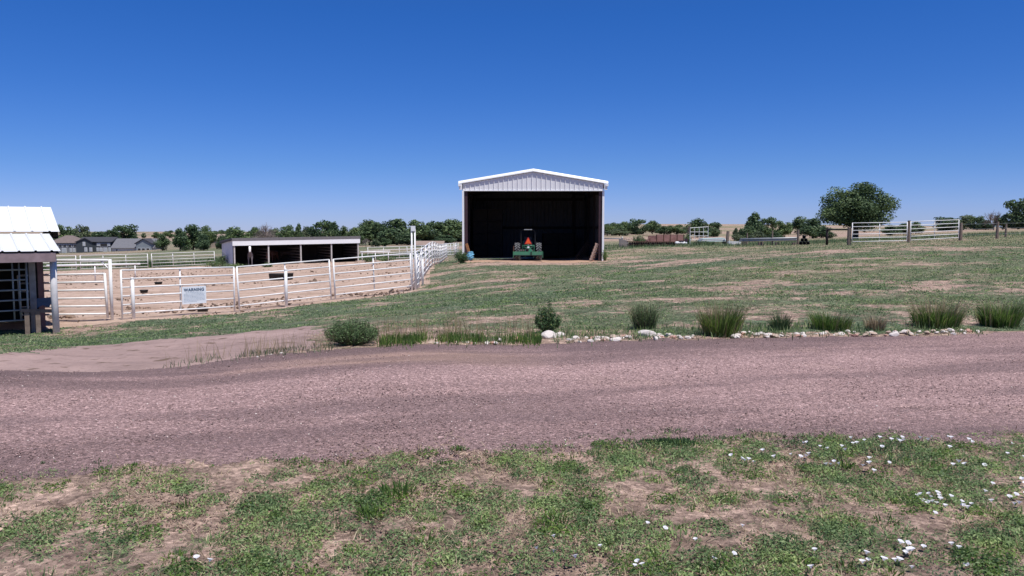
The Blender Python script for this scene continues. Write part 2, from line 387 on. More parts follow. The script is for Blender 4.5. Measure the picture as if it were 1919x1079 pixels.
M['weed'] = leafmat('weed_leaves', [(0.0, (0.106, 0.166, 0.065)), (0.5, (0.187, 0.273, 0.106)), (0.85, (0.257, 0.350, 0.156)), (1.0, (0.374, 0.432, 0.215))], 0.35, 0.7, tint=3)
M['petal'] = leafmat('white_petals', [(0.0, (0.80, 0.78, 0.82)), (1.0, (0.88, 0.87, 0.90))], 0.3, 0.7)
M['rock_white'] = simple('white_rock', (0.62, 0.56, 0.52), 0.9, 0.2, 12, dirt=((0.42, 0.3, 0.24), 0.6), bump=0.4)
M['rock_tan'] = simple('tan_rock', (0.44, 0.34, 0.27), 0.9, 0.25, 12, dirt=((0.3, 0.2, 0.16), 0.6), bump=0.4)
M['rock_pink'] = simple('pink_rock', (0.42, 0.24, 0.19), 0.9, 0.2, 12, dirt=((0.5, 0.4, 0.33), 0.5), bump=0.4)

# ------------------------------------------------------------------ layout curves on the ground
RN = np.array([(-60, -4), (-20, 2.6), (-8, 4.3), (-3.2, 4.83), (-1.15, 5.24), (0, 5.44), (0.95, 5.74), (3.85, 5.85), (9, 6.6), (30, 10.5), (90, 24)])
RF = np.array([(-60, 0), (-20, 6.4), (-9, 8.1), (-5.7, 8.85), (-3.6, 9.7), (-2.2, 10.35), (0, 10.75), (3.5, 11.35), (7.7, 11.75), (12, 12.3), (30, 16), (90, 31)])
def near_edge(x): return np.interp(x, RN[:, 0], RN[:, 1])
def far_edge(x): return np.interp(x, RF[:, 0], RF[:, 1])
FA = Vector((-12.2, 23.9, 0)); FD = Vector((-4.08, 32.0, 0))          # front run of the paddock fence
def east_x(y): return -4.1 - (y - 32) * 0.056                          # side run
PADDOCK = np.array([(-22, 18.5), (-12.0, 22.7), (-8, 26.9), (-3.75, 31.3), (-4.0, 36), (east_x(60) - .1, 60), (east_x(84), 84), (-14, 92.5), (-38, 80.5), (-52, 74), (-45, 45)])
_tr = [G(*q) for q in ((-250, 720), (-250, 676), (0, 664), (150, 650), (350, 634), (480, 620), (600, 611), (618, 640), (560, 662), (400, 690), (200, 715), (0, 740))]
TRACK = np.array([(p.x, p.y) for p in _tr])
APRON = np.array([(-3.6, 63), (-3.5, 49), (-2.2, 46.6), (0, 46.2), (1.2, 44.2), (2.0, 46.0), (4.2, 47.2), (6.2, 48.6), (6.3, 63)])
def inside(poly, x, y):
    r = np.zeros(x.shape, bool); n = len(poly)
    for i in range(n):
        x1, y1 = poly[i]; x2, y2 = poly[(i + 1) % n]
        c = ((y1 > y) != (y2 > y)) & (x < (x2 - x1) * (y - y1) / (y2 - y1 + 1e-12) + x1); r ^= c
    return r
def green_density(x, y):
    Y = np.maximum(y, 1)
    n = fbm(x / 1.5, y / 1.5, 3, 5); n2 = fbm(x / 6.0, y / 4.0, 11, 4); n3 = fbm(x / 0.35, y / 0.35, 23, 4)
    lawn = 0.76 + (n - 0.5) * 1.7 + (n2 - 0.5) * 0.8 + (fbm(x / 1.6, y / 0.45, 29, 5) - 0.5) * 0.9 + (fbm(x / 0.3, y / 0.3, 43, 3) - 0.5) * 0.7
    lawn -= 0.42 * sstep(21, 13, y) * sstep(2.2, -1.0, x) * sstep(-6, -3.5, x)       # thin turf left of the bushes
    lawn -= 0.35 * sstep(5, 0.5, np.abs(y - 40)) * sstep(0.55, 0.65, fbm(x / 5, y / 0.8, 41, 3))
    lawn -= 0.5 * sstep(3.0, 0.0, np.abs(y - 45)) * sstep(9, 6, np.abs(x - 1.2))
    lawn -= 0.45 * sstep(1.2, 0.2, np.abs(y - (39.5 + (x - 10) * 0.1))) * sstep(4, 6, x) * sstep(20, 14, x)
    fg = 0.295 + (n - 0.5) * 0.35 + (n3 - 0.5) * 0.9 + (fbm(x / 0.14, y / 0.14, 37, 3) - 0.5) * 0.9 + 0.17 * sstep(-1, 2.5, x) + 0.10 * sstep(4.6, 3.4, y)
    ne = near_edge(x); fe = far_edge(x)
    out = np.where(y < ne + 0.6, fg, lawn)
    out = np.where((y < ne + 1.0) & (y > ne - 0.35), np.minimum(out, fg - 0.8 * sstep(-0.3, 0.5, y - ne)), out)
    out = np.where((y > fe - 0.4) & (y < fe + 0.3), 0.2, out)
    far = 0.55 + 0.3 * sstep(0, -0.15, x / Y) * (1 - sstep(180, 300, y)) + (fbm(x / 60, y / 60, 5, 4) - 0.5) * 1.6
    return out * (1 - sstep(90, 160, y)) + far * sstep(90, 160, y)
def dryness(x, y):
    d = 0.10 + (fbm(x / 9, y / 5, 77, 4) - 0.5) * 1.5
    d += 0.45 * sstep(0.12, 0.45, x / np.maximum(y, 1)) * sstep(16, 30, y) + 0.35 * sstep(45, 70, y) * sstep(0.05, 0.2, x / np.maximum(y, 1))
    d += 0.30 * sstep(28, 55, y) * sstep(-0.1, 0.05, x / np.maximum(y, 1))
    d += 0.5 * sstep(400, 900, y) * (0.35 + 0.65 * sstep(-0.15, 0.0, x / np.maximum(y, 1))) + 0.25 * sstep(80, 200, y)
    return np.clip(d, 0, 1)

# ------------------------------------------------------------------ ground sheets (one common grid, so sheets never cross)
us = np.concatenate([np.linspace(-6, -1.0, 14)[:-1], np.arange(-1.0, 1.0001, 0.006), np.linspace(1.0, 6, 14)[1:]])
vs_ = np.concatenate([np.linspace(0, math.log(3), 14)[:-1], np.arange(math.log(3), math.log(16), 0.0075), np.arange(math.log(16), math.log(130), 0.012), np.arange(math.log(130), math.log(9000), 0.045)])
UU, VV = np.meshgrid(us, vs_); GY = np.exp(VV); GX = UU * GY; GZ = gz(GX, GY)
rough = (fbm(GX / 0.9, GY / 0.9, 61, 4) - 0.5) * 0.10 * sstep(2, 4, GY) * (1 - sstep(60, 120, GY))
_onroad = (GY > near_edge(GX)) & (GY < far_edge(GX))
rough = np.where(_onroad, rough * 0.25, rough); GZ = GZ + rough
_NEARD = green_density(GX, GY); _NEARD = np.where(GY < near_edge(GX) + 1.5, _NEARD * 0.62 - 0.02, _NEARD); _DRY = dryness(GX, GY)
nr, nc = GX.shape
idx = np.arange(nr * nc).reshape(nr, nc)
quads = np.stack([idx[:-1, :-1], idx[:-1, 1:], idx[1:, 1:], idx[1:, :-1]], -1).reshape(-1, 4)
V3 = np.stack([GX, GY, GZ], -1).reshape(-1, 3)
me = np_mesh('ground', V3, quads, M['ground'], {'green': _NEARD.ravel(), 'dry': _DRY.ravel()})
me.polygons.foreach_set('use_smooth', [True] * len(quads))
tag(link_mesh('ground', me), kind='structure')
b = MB(); xs = [-54, -6, 6, 54]                                        # the ground behind the viewpoint
b.add([(-400, -300, 0), (400, -300, 0), (6, 1, 0), (-6, 1, 0)], [(0, 1, 2, 3)])
me = b.build('yard_ground', M['ground']); tag(me, kind='structure')
QX = GX.reshape(-1)[quads].mean(1); QY = GY.reshape(-1)[quads].mean(1)
def sheet(name, mask, off, m, attr=None):
    q = quads[mask]; u, inv = np.unique(q, return_inverse=True)
    v = V3[u].copy(); v[:, 2] += off
    me = np_mesh(name, v, inv.reshape(-1, 4), m, {k: a.ravel()[u] for k, a in attr.items()} if attr else None)
    me.polygons.foreach_set('use_smooth', [True] * len(q))
    return tag(link_mesh(name, me), kind='structure')
jit = (fbm(QX / 0.5, QY / 0.5, 91, 4) - 0.5)
road_mask = (QY > near_edge(QX) + jit * 0.9) & (QY < far_edge(QX) + jit * 0.5) & (np.abs(QX) < 120)
fe = far_edge(GX); w_ = fe - GY
dust = sstep(0.75, 0.15, np.abs(w_ - 1.15 - 0.12 * (GX + 1))) * 0.65 * sstep(-4, -1.8, GX) * sstep(1.0, -0.6, GX) * (0.5 + fbm(GX, GY * 3, 8, 3))
loose = sstep(1.15, 0.35, w_) * (0.45 + 0.9 * fbm(GX / 1.4, GY / 0.6, 9, 4)) * sstep(7, 2, GX) + 0.5 * sstep(0.8, 0.1, GY - near_edge(GX)) * fbm(GX / 0.8, GY / 0.4, 12, 4) + 0.55 * sstep(0.45, 0.62, fbm(GX / 3.5 + 9, (GY - 0.2 * GX) / 0.55, 19, 4))
sheet('road', road_mask, 0.0015, M['gravel'], {'dust': np.clip(dust, 0, 1), 'loose': np.clip(loose, 0, 1)})
sheet('dirt_track', inside(TRACK, QX + jit * 1.2, QY + jit * 0.9) & ~road_mask, 0.0015, M['track'])
sheet('paddock_ground', inside(PADDOCK, QX + jit * 0.7, QY + jit * 0.9), 0.004, M['paddock'])
sheet('shed_apron', inside(APRON, QX + jit * 2.2, QY + jit * 5.0), 0.006, M['apron'])

# ------------------------------------------------------------------ blades
def blades(name, x, y, z, h, w, m, lean=0.5, parent=None, azim=None, curl=0.4, kind='stuff', label=None, cat=None):
    n = len(x); a = rng.uniform(0, 2 * np.pi, n) if azim is None else azim
    ln = np.abs(rng.normal(0, 1, n)) * lean if np.isscalar(lean) else lean
    dx, dy = np.cos(a), np.sin(a)
    b_ = rng.uniform(0, 2 * np.pi, n); wx, wy = np.cos(b_) * w / 2, np.sin(b_) * w / 2
    c1 = np.cos(np.minimum(ln, 1.45)); s1 = np.sin(np.minimum(ln, 1.45)); l2 = np.minimum(ln * (1 + curl) + 0.1, 1.5); c2 = np.cos(l2); s2 = np.sin(l2)
    mx = x + dx * s1 * h * 0.55; my = y + dy * s1 * h * 0.55; mz = z + c1 * h * 0.55
    tx = mx + dx * s2 * h * 0.45; ty = my + dy * s2 * h * 0.45; tz = mz + c2 * h * 0.45
    v = np.stack([np.stack([x - wx, y - wy, z], -1), np.stack([x + wx, y + wy, z], -1),
                  np.stack([mx + wx * .8, my + wy * .8, mz], -1), np.stack([mx - wx * .8, my - wy * .8, mz], -1), np.stack([tx, ty, tz], -1)], 1)
    k = np.arange(n)[:, None] * 5
    f = np.concatenate([k + [0, 1, 2], k + [0, 2, 3], k + [3, 2, 4]], 0)
    me = np_mesh(name, v.reshape(-1, 3), f, m)
    o = link_mesh(name, me, parent)
    return tag(o, label, cat, None, kind) if kind or label else o
def leaf_quads(p, nrm, size, asp=0.6):
    n = len(p); r = rng.normal(0, 1, (n, 3)); t = np.cross(nrm, r); t /= np.linalg.norm(t, axis=1)[:, None] + 1e-9
    b_ = np.cross(nrm, t); b_ /= np.linalg.norm(b_, axis=1)[:, None] + 1e-9
    s = (size if not np.isscalar(size) else np.full(n, size))[:, None]
    v = np.stack([p - t * s, p - b_ * s * asp + t * s * 0.1, p + t * s, p + b_ * s * asp + t * s * 0.1], 1)
    return v.reshape(-1, 3), (np.arange(n)[:, None] * 4 + [0, 1, 2, 3])

# -- foreground weeds and straw
def in_view(x, y, mrg=1.7): return np.abs(x) < y * 0.72 + mrg
n = 130000
x = rng.uniform(-7.5, 7.5, n); y = rng.uniform(2.6, 7.0, n)
d = green_density(x, y); ne = near_edge(x) + (fbm(x / 0.5, y / 0.5, 91, 4) - .5) * 0.9
keep = in_view(x, y) & (y < ne + 0.25) & (rng.uniform(0, 1, n) < 0.85 - 0.75 * sstep(-0.5, 0.2, y - ne)) & (fbm(x / 0.25, y / 0.25, 55, 3) > 0.40)
x, y = x[keep], y[keep]
blades('dry_straw', x, y, gz(x, y) + 0.004, rng.uniform(0.02, 0.08, len(x)), rng.uniform(0.002, 0.0055, len(x)), M['straw'],
       lean=rng.uniform(0.5, 1.5, len(x)), label='dry straw lying on the bare soil in front of the gravel road', cat='straw')
def tufts(count, ybox, xlim, accept, leaves, rad, hgt, name, m, label, wid=(0.004, 0.010), lean=0.75):
    tx = rng.uniform(-xlim, xlim, count * 6); ty = rng.uniform(*ybox, count * 6)
    k = accept(tx, ty) & in_view(tx, ty); tx, ty = tx[k][:count], ty[k][:count]
    sz = rng.gamma(2.2, 0.45, len(tx)) + 0.25
    nl = np.maximum(4, (leaves * sz ** 1.3).astype(int)); rep = np.repeat(np.arange(len(tx)), nl); nn = len(rep)
    a = rng.uniform(0, 2 * np.pi, nn); rr = np.sqrt(rng.uniform(0, 1, nn)) * rad * sz[rep]
    x = tx[rep] + np.cos(a) * rr; y = ty[rep] + np.sin(a) * rr
    h = rng.uniform(0.5, 1.1, nn) * hgt * (0.6 + 0.5 * sz[rep]) * (1.1 - 0.5 * rr / (rad * sz[rep] + 1e-6))
    return blades(name, x, y, gz(x, y) + 0.002, h, rng.uniform(*wid, nn), m, lean=np.abs(rng.normal(0, lean, nn)), azim=a + rng.normal(0, 0.7, nn), label=label, cat='weeds')
tufts(600, (2.6, 7.0), 6.5, lambda x, y: (green_density(x, y) > 0.44) & (y < near_edge(x) + 0.1), 24, 0.045, 0.036, 'weeds', M['weed'],
      'low green weeds growing in tufts beside the gravel road', (0.005, 0.011), 1.15)
tufts(50, (2.8, 6.6), 6.0, lambda x, y: (y < near_edge(x) + 0.12), 24, 0.035, 0.05, 'bright_weeds', M['leaf_fresh'],
      'brighter leafy weeds standing above the near verge', (0.006, 0.013), 0.8)
tufts(160, (4.6, 6.6), 6.0, lambda x, y: (np.abs(y - near_edge(x)) < 0.28 + 0.5 * (fbm(x / 1.3, y, 4, 3) - 0.45)), 16, 0.05, 0.022, 'verge_weeds', M['leaf_shrub'],
      'dark weeds creeping into the near edge of the gravel', (0.005, 0.010), 1.1)
def leaf_mounds(count, name, m, accept, leaves, rad, hgt, leaf, label, cat='weeds'):
    tx = rng.uniform(-7.5, 7.5, count * 8); ty = rng.uniform(2.6, 7.0, count * 8); k = accept(tx, ty) & in_view(tx, ty); tx, ty = tx[k][:count], ty[k][:count]
    sz = rng.gamma(1.8, 0.5, len(tx)) + 0.25; nl = np.maximum(5, (leaves * sz ** 1.7).astype(int)); rep_ = np.repeat(np.arange(len(tx)), nl); nn = len(rep_)
    a = rng.uniform(0, 6.283, nn); rr = np.sqrt(rng.uniform(0, 1, nn)); R_ = rad * sz[rep_] * (0.75 + 0.5 * vnoise(a * 1.3 + rep_, rep_ * 1.7, 5))
    x = tx[rep_] + np.cos(a) * rr * R_; y = ty[rep_] + np.sin(a) * rr * R_
    h = hgt * (0.5 + 0.5 * sz[rep_]) * (1 - 0.75 * rr ** 2) * rng.uniform(0.15, 1.0, nn)
    nm = np.stack([np.cos(a) * rr * 0.8, np.sin(a) * rr * 0.8, np.full(nn, 0.8)], -1) + rng.normal(0, 0.45, (nn, 3))
    v, f = leaf_quads(np.stack([x, y, gz(x, y) + h + 0.004], -1), nm, rng.uniform(0.6, 1.4, nn) * leaf, 0.42)
    return tag(link_mesh(name, np_mesh(name, v, f, m)), label, cat, None, 'stuff')
leaf_mounds(1700, 'leafy_weeds', M['weed'], lambda x, y: (green_density(x, y) + rng.normal(0, 0.14, len(x)) > 0.44) & (y < near_edge(x) + 0.05), 56, 0.060, 0.036, 0.0095, 'small leafy green weeds dotted over the near verge')
leaf_mounds(330, 'dull_weeds', M['turf'], lambda x, y: (green_density(x, y) + rng.normal(0, 0.12, len(x)) > 0.46) & (y < near_edge(x) - 0.1), 60, 0.08, 0.028, 0.008, 'dull grey green weeds spread over the near verge')
leaf_mounds(300, 'fresh_weeds', M['leaf_fresh'], lambda x, y: (y < near_edge(x) + 0.05), 60, 0.055, 0.05, 0.010, 'fresh green weed mounds near the gravel edge')
leaf_mounds(2700, 'seedlings', M['weed'], lambda x, y: (y < near_edge(x) + 0.15), 9, 0.022, 0.022, 0.007, 'tiny weed seedlings over the bare soil of the near verge')
M['crumb'] = leafmat('soil_crumbs', [(0.0, (0.15, 0.10, 0.075)), (0.6, (0.28, 0.19, 0.145)), (1.0, (0.42, 0.32, 0.25))], 0.0, 0.95)
# the dark mat of weeds that creeps over the gravel
cc = P(1243, 838, 5.75)
n = 2600; a = rng.uniform(0, 6.283, n); r = np.abs(rng.normal(0, 0.55, n)) * (0.55 + 0.9 * vnoise(a * 1.5, a * 0 + 2, 9))
x = cc.x + np.cos(a) * r * 0.26 + (vnoise(np.sin(a) * 3, a * 2, 3) - .5) * 0.1; y = 5.66 + np.sin(a) * r * 0.11
blades('weed_mat', x, y, gz(x, y) + 0.004, rng.uniform(0.015, 0.045, n), rng.uniform(0.005, 0.012, n), M['leaf_shrub'], lean=0.9,
       kind=None, label='dark green weed mat creeping onto the near edge of the gravel', cat='weed')

# -- lawn between the road and the shed, screen-even density
n = 330000
v = rng.uniform(math.log(10.0), math.log(75), n); u = rng.uniform(-0.78, 0.78, n); y = np.exp(v); x = u * y
d = green_density(x, y)
k = (d + rng.normal(0, 0.14, n) > 0.5) & (y > far_edge(x) + 0.15) & ~inside(TRACK, x, y) & ~inside(PADDOCK, x, y) & ~inside(APRON, x, y)
x, y = x[k], y[k]
blades('lawn_grass', x, y, gz(x, y) - 0.004, rng.uniform(0.03, 0.07, len(x)) * (1 + 0.006 * y), np.maximum(0.008, 0.0008 * y) * rng.uniform(0.7, 1.5, len(x)), M['turf'],
       lean=rng.uniform(0.5, 1.5, len(x)), label='patchy short grass over the field round the metal shed', cat='grass')
n = 60000
v = rng.uniform(math.log(10.2), math.log(70), n); u = rng.uniform(-0.78, 0.78, n); y = np.exp(v); x = u * y
k = (dryness(x, y) + rng.normal(0, 0.2, n) > 0.55) & (y > far_edge(x) + 0.1) & ~inside(TRACK, x, y) & ~inside(PADDOCK, x, y) & ~inside(APRON, x, y)
x, y = x[k], y[k]
blades('dry_field_grass', x, y, gz(x, y) - 0.004, rng.uniform(0.03, 0.075, len(x)) * (1 + 0.006 * y), np.maximum(0.006, 0.0006 * y) * rng.uniform(0.7, 1.4, len(x)), M['straw'],
       lean=rng.uniform(0.6, 1.5, len(x)), label='dry tan grass mixed through the field', cat='grass')
# broader weeds and clover in the lawn
n = 4200
v = rng.uniform(math.log(10.6), math.log(34), n); u = rng.uniform(-0.74, 0.74, n); ty = np.exp(v); tx = u * ty
k = (ty > far_edge(tx) + 0.35) & ~inside(TRACK, tx, ty) & ~inside(PADDOCK, tx, ty) & (fbm(tx / 1.6, ty / 1.0, 52, 4) + rng.normal(0, .06, n) > 0.52); tx, ty = tx[k], ty[k]
sz = rng.gamma(2.0, 0.5, len(tx)) + 0.3; nl = np.maximum(6, (16 * sz).astype(int)); rp = np.repeat(np.arange(len(tx)), nl); nn = len(rp)
a = rng.uniform(0, 6.283, nn); rr = np.sqrt(rng.uniform(0, 1, nn)); R_ = 0.085 * sz[rp]
x = tx[rp] + np.cos(a) * rr * R_ * 1.6; y = ty[rp] + np.sin(a) * rr * R_
h = 0.045 * (0.5 + 0.5 * sz[rp]) * (1 - 0.7 * rr ** 2) * rng.uniform(0.2, 1.0, nn)
vv, ff = leaf_quads(np.stack([x, y, gz(x, y) + h], -1), np.stack([np.cos(a) * rr, np.sin(a) * rr, np.full(nn, .7)], -1) + rng.normal(0, .5, (nn, 3)), np.maximum(0.012, 0.0011 * y) * rng.uniform(.7, 1.4, nn), 0.45)
tag(link_mesh('lawn_weeds', np_mesh('lawn_weeds', vv, ff, M['weed'])), 'low leafy weeds clumped through the field grass', 'weeds', None, 'stuff')
# far weeds round the paddock and the junk row
n = 20000
px = rng.uniform(1128, 1919, n); yy = rng.uniform(66, 95, n); x = (px - 959.5) / F * yy; 
k = fbm(x / 2.5, yy / 2.5, 14, 3) > 0.44; x, yy = x[k], yy[k]
blades('tall_field_grass', x, yy, gz(x, yy), rng.uniform(0.12, 0.42, len(x)), rng.uniform(0.015, 0.045, len(x)), M['turf'], lean=0.45,
       label='taller rough grass along the row of old farm gear', cat='grass')
n = 22000
t = rng.uniform(0, 1, n); x = -50 + 40 * t + rng.normal(0, 1.0, n); yy = 76.5 + 20 * t + rng.uniform(1, 9, n)
k = (fbm(x / 3.0, yy / 3.0, 15, 3) > 0.47); x, yy = x[k], yy[k]
blades('paddock_weeds', x, yy, gz(x, yy), rng.uniform(0.3, 0.95, len(x)), rng.uniform(0.03, 0.09, len(x)), M['leaf_mid'], lean=0.35,
       label='band of green weeds behind the far white paddock fence', cat='weeds')
# loose stones on the gravel
def pebbles(name, x, y, r, m, label):
    n = len(x); base = np.array([(1, 0, 0), (-1, 0, 0), (0, 1, 0), (0, -1, 0), (0, 0, 1), (0, 0, -1)], float)
    tri = np.array([(0, 2, 4), (2, 1, 4), (1, 3, 4), (3, 0, 4), (2, 0, 5), (1, 2, 5), (3, 1, 5), (0, 3, 5)])
    a = rng.uniform(0, 6.283, n); sc = rng.uniform(0.6, 1.3, (n, 3)) * r[:, None]; sc[:, 2] *= 0.7
    v = base[None] * sc[:, None, :] + rng.normal(0, 0.22, (n, 6, 3)) * r[:, None, None]
    c, s_ = np.cos(a)[:, None], np.sin(a)[:, None]; vx = v[:, :, 0] * c - v[:, :, 1] * s_; vy = v[:, :, 0] * s_ + v[:, :, 1] * c
    v = np.stack([vx + x[:, None], vy + y[:, None], v[:, :, 2] + (gz(x, y) + 0.3 * r)[:, None]], -1).reshape(-1, 3)
    f = (np.arange(n)[:, None, None] * 6 + tri[None]).reshape(-1, 3)
    return tag(link_mesh(name, np_mesh(name, v, f, m)), label, 'gravel', None, 'stuff')
M['pebble'] = leafmat('loose_pink_stones', [(0.0, (0.106, 0.077, 0.072)), (0.45, (0.269, 0.176, 0.162)), (0.85, (0.365, 0.252, 0.230)), (0.96, (0.480, 0.369, 0.332)), (1.0, (0.749, 0.648, 0.586))], 0.0, 0.9)
n = 90000
v = rng.uniform(math.log(4.2), math.log(12.5), n); u = rng.uniform(-0.76, 0.76, n); y = np.exp(v); x = u * y
ne = near_edge(x); dd = y - ne; fe_ = far_edge(x)
k = (y < fe_ + 0.1) & (rng.uniform(0, 1, n) < np.where(dd > 0, 0.55, 0.5 * np.exp(dd / 0.25))) & (fbm(x / 1.3, (y - 0.2 * x) / 0.3, 71, 3) + rng.normal(0, .12, n) > 0.40)
x, y = x[k], y[k]
pebbles('loose_gravel', x, y, np.maximum(0.0035, np.minimum(rng.gamma(3.0, 0.0018, len(x)), 0.0095)), M['pebble'], 'loose pinkish stones scattered over the gravel road')
n = 60000
x = rng.uniform(-6.5, 6.5, n); y = rng.uniform(2.6, 6.8, n); k = in_view(x, y) & (y < near_edge(x) + 0.1) & (fbm(x / .3, y / .3, 88, 3) > 0.42)
x, y = x[k], y[k]
tag(pebbles('soil_crumbs', x, y, np.minimum(rng.gamma(2.5, 0.0018, len(x)) + 0.0015, 0.012), M['crumb'], 'brown soil crumbs and grit on the near verge'), None, 'soil')
n = 14000
v = rng.uniform(math.log(23.5), math.log(80), n); u = rng.uniform(-0.62, -0.05, n); y = np.exp(v); x = u * y
k = inside(PADDOCK, x, y) & (fbm(x / 2.4, y / 1.6, 66, 4) + rng.normal(0, .05, n) > 0.665 - 0.06 * sstep(34, 60, y)); x, y = x[k], y[k]
M['clod'] = leafmat('dark_clods', [(0.0, (0.09, 0.06, 0.045)), (0.6, (0.19, 0.13, 0.095)), (1.0, (0.30, 0.21, 0.155))], 0.0, 0.95)
tag(pebbles('dung_clods', x, y, rng.gamma(2.5, 0.014, len(x)) + 0.008, M['clod'], 'dark clods trodden into the paddock dirt'), None, 'clods')
# roadside grass strip
def strip(name, m, pxs, y0, hh, ww, count, label, kind='stuff', spread=0.22, lean=0.3, cat='grass'):
    px = rng.uniform(pxs[0], pxs[1], count); 
    x = (px - 959.5) / F * 10.9; yb = far_edge(x) + y0 + rng.normal(0, spread, count)
    k = fbm(px / 34, px * 0 + 2, 33, 3) + rng.normal(0, 0.16, count) > 0.40
    x, yb = x[k], yb[k]
    return blades(name, x, yb, gz(x, yb), rng.uniform(0.5, 1.1, len(x)) * hh, rng.uniform(0.7, 1.4, len(x)) * ww, m, lean=lean, kind=kind, label=label, cat=cat)
strip('green_verge_grass', M['leaf_fresh'], (715, 1015), 0.28, 0.16, 0.009, 2600, 'green grass standing along the far road edge between two bushes')
strip('verge_seed_grass', M['seed'], (395, 640), 0.35, 0.34, 0.004, 420, 'tall dry seed grass at the far road edge left of the round bush')
strip('verge_low_grass', M['leaf_pale'], (385, 640), 0.30, 0.10, 0.007, 1100, 'pale low grass at the far road edge left of the round bush')
strip('verge_mixed_grass', M['weed'], (1040, 1919), 0.75, 0.12, 0.010, 2600, 'mixed verge grass growing behind the row of pale stones', spread=0.35)
strip('verge_tall_stalks', M['seed'], (700, 1000), 0.8, 0.42, 0.005, 600, 'thin tan stalks behind the green verge grass', spread=0.4, lean=0.15)
strip('stone_row_weeds', M['leaf_mid'], (1040, 1919), 0.15, 0.08, 0.010, 800, 'small weeds growing between the pale stones', spread=0.14, lean=0.6)

# ------------------------------------------------------------------ shrubs and grass clumps by the road
def leafy_shrub(name, base, w, h, m, n_stem, n_leaf, leaf, label, cat, group=None, asp=0.45, taper=0.0, upright=0.5):
    root = empty(name, base, 0, label, cat, group)
    st = MB(); pts = []; nr_ = []
    for i in range(n_stem):
        a = random.uniform(0, 6.283); rr = math.sqrt(random.random()) * w / 2; hz = h * random.uniform(0.55, 1.0) * (1 - taper * (rr / (w / 2)) ** 1.5)
        q0 = Vector((math.cos(a) * rr * 0.15, math.sin(a) * rr * 0.15, -0.02)); q2 = Vector((math.cos(a) * rr, math.sin(a) * rr, hz))
        q1 = Vector((q2.x * (1 - upright), q2.y * (1 - upright), hz * 0.55))
        st.tube([q0, q1, q2], [0.006 * h + 0.003, 0.004, 0.0015], 5)
        k = n_leaf // n_stem
        for j in range(k):
            t = random.random() ** 0.7
            p = q0.lerp(q1, t * 2) if t < 0.5 else q1.lerp(q2, t * 2 - 1)
            o = Vector((random.gauss(0, 1), random.gauss(0, 1), random.gauss(0, 0.8)))
            pts.append(p + o * leaf * 1.6); nr_.append(o.normalized() + Vector((0, 0, 0.5)))
    st.build('stems', M['bark'], root)
    v, f = leaf_quads(np.array(pts), np.array(nr_), rng.uniform(0.6, 1.3, len(pts)) * leaf, asp)
    v[:, 2] = np.maximum(v[:, 2], 0.0)
    link_mesh('foliage', np_mesh('foliage', v, f, m), root)
    return root
def grass_clump(name, base, w, h, m, n, bw, label, seeds=0, seedh=1.25, cat='grass clump', group=None, lean=None):
    root = empty(name, base, 0, label, cat, group); n = int(n * 0.68); bw *= 1.25
    a = rng.uniform(0, 6.283, n); r = np.sqrt(rng.uniform(0, 1, n)); x = np.cos(a) * r * w * 0.34; y = np.sin(a) * r * w * 0.24
    o = blades('blades', x, y, x * 0 - 0.01, h * rng.uniform(0.45, 1.08, n) * (0.62 + 0.7 * vnoise(a * 1.2 + n, r * 1.5 + n, 7)), bw * rng.uniform(0.7, 1.3, n), m, lean=r * 0.22 + np.abs(rng.normal(0, 0.16, n)), azim=a + rng.normal(0, .4, n), parent=root, kind=None, curl=0.8)
    if seeds:
        a = rng.uniform(0, 6.283, seeds); r = np.sqrt(rng.uniform(0, 1, seeds)); x = np.cos(a) * r * w * 0.42; y = np.sin(a) * r * w * 0.26
        blades('seed_stalks', x, y, x * 0, h * seedh * rng.uniform(0.75, 1.1, seeds), bw * 0.6 * rng.uniform(0.8, 1.3, seeds), M['seed'], lean=r * 0.25 + 0.03, azim=a, parent=root, kind=None, curl=0.3)
    return root
leafy_shrub('shrub', G(661, 646), 0.80, 0.44, M['leaf_sage'], 260, 17000, 0.011, 'wide round green bush at the far road edge below the white fence', 'bush', asp=0.4, taper=0.45, upright=0.12)
leafy_shrub('shrub', G(1025, 622), 0.46, 0.56, M['leaf_shrub'], 60, 5200, 0.0125, 'upright dark leafy bush behind the largest white stone', 'bush', asp=0.55, taper=0.6, upright=0.1)
leafy_shrub('shrub', G(1207, 618), 0.42, 0.42, M['leaf_sage'], 70, 4200, 0.009, 'stiff bushy weed with a pale seed head above the stone row', 'bush', asp=0.3, upright=0.1)
grass_clump('grass_clump', G(1207, 618) + Vector((0.02, 0.05, 0)), 0.46, 0.46, M['leaf_mid'], 700, 0.006, 'thin stalks growing up through the stiff bushy weed', 60, 1.15)
grass_clump('grass_clump', G(1350, 628), 0.70, 0.46, M['leaf_fresh'], 1700, 0.007, 'dense fountain of green grass with tan seed tops', 260, 1.28)
grass_clump('grass_clump', G(1462, 619), 0.36, 0.29, M['leaf_mid'], 700, 0.008, 'small dark grass tuft right of the dense grass fountain', 50, 1.3)
grass_clump('grass_clump', G(1556, 619), 0.80, 0.30, M['leaf_fresh'], 1500, 0.008, 'broad low grass clump in the middle of the right stone row', 130, 1.1)
grass_clump('grass_clump', G(1641, 617), 0.40, 0.26, M['straw'], 700, 0.005, 'dead straw coloured clump between two green grass clumps', 60, 1.1)
grass_clump('grass_clump', G(1755, 614), 0.95, 0.37, M['leaf_fresh'], 1900, 0.008, 'wide yellow topped grass clump near the right end of the verge', 300, 1.45)
grass_clump('grass_clump', G(1872, 613), 0.80, 0.40, M['leaf_fresh'], 1700, 0.009, 'thick deep green grass bush at the right picture edge', 120, 1.2)
leafy_shrub('shrub', G(1850, 612), 0.36, 0.36, M['leaf_sage'], 40, 1800, 0.010, 'grey green leafy weed against the thick grass bush at right', 'bush', asp=0.4)
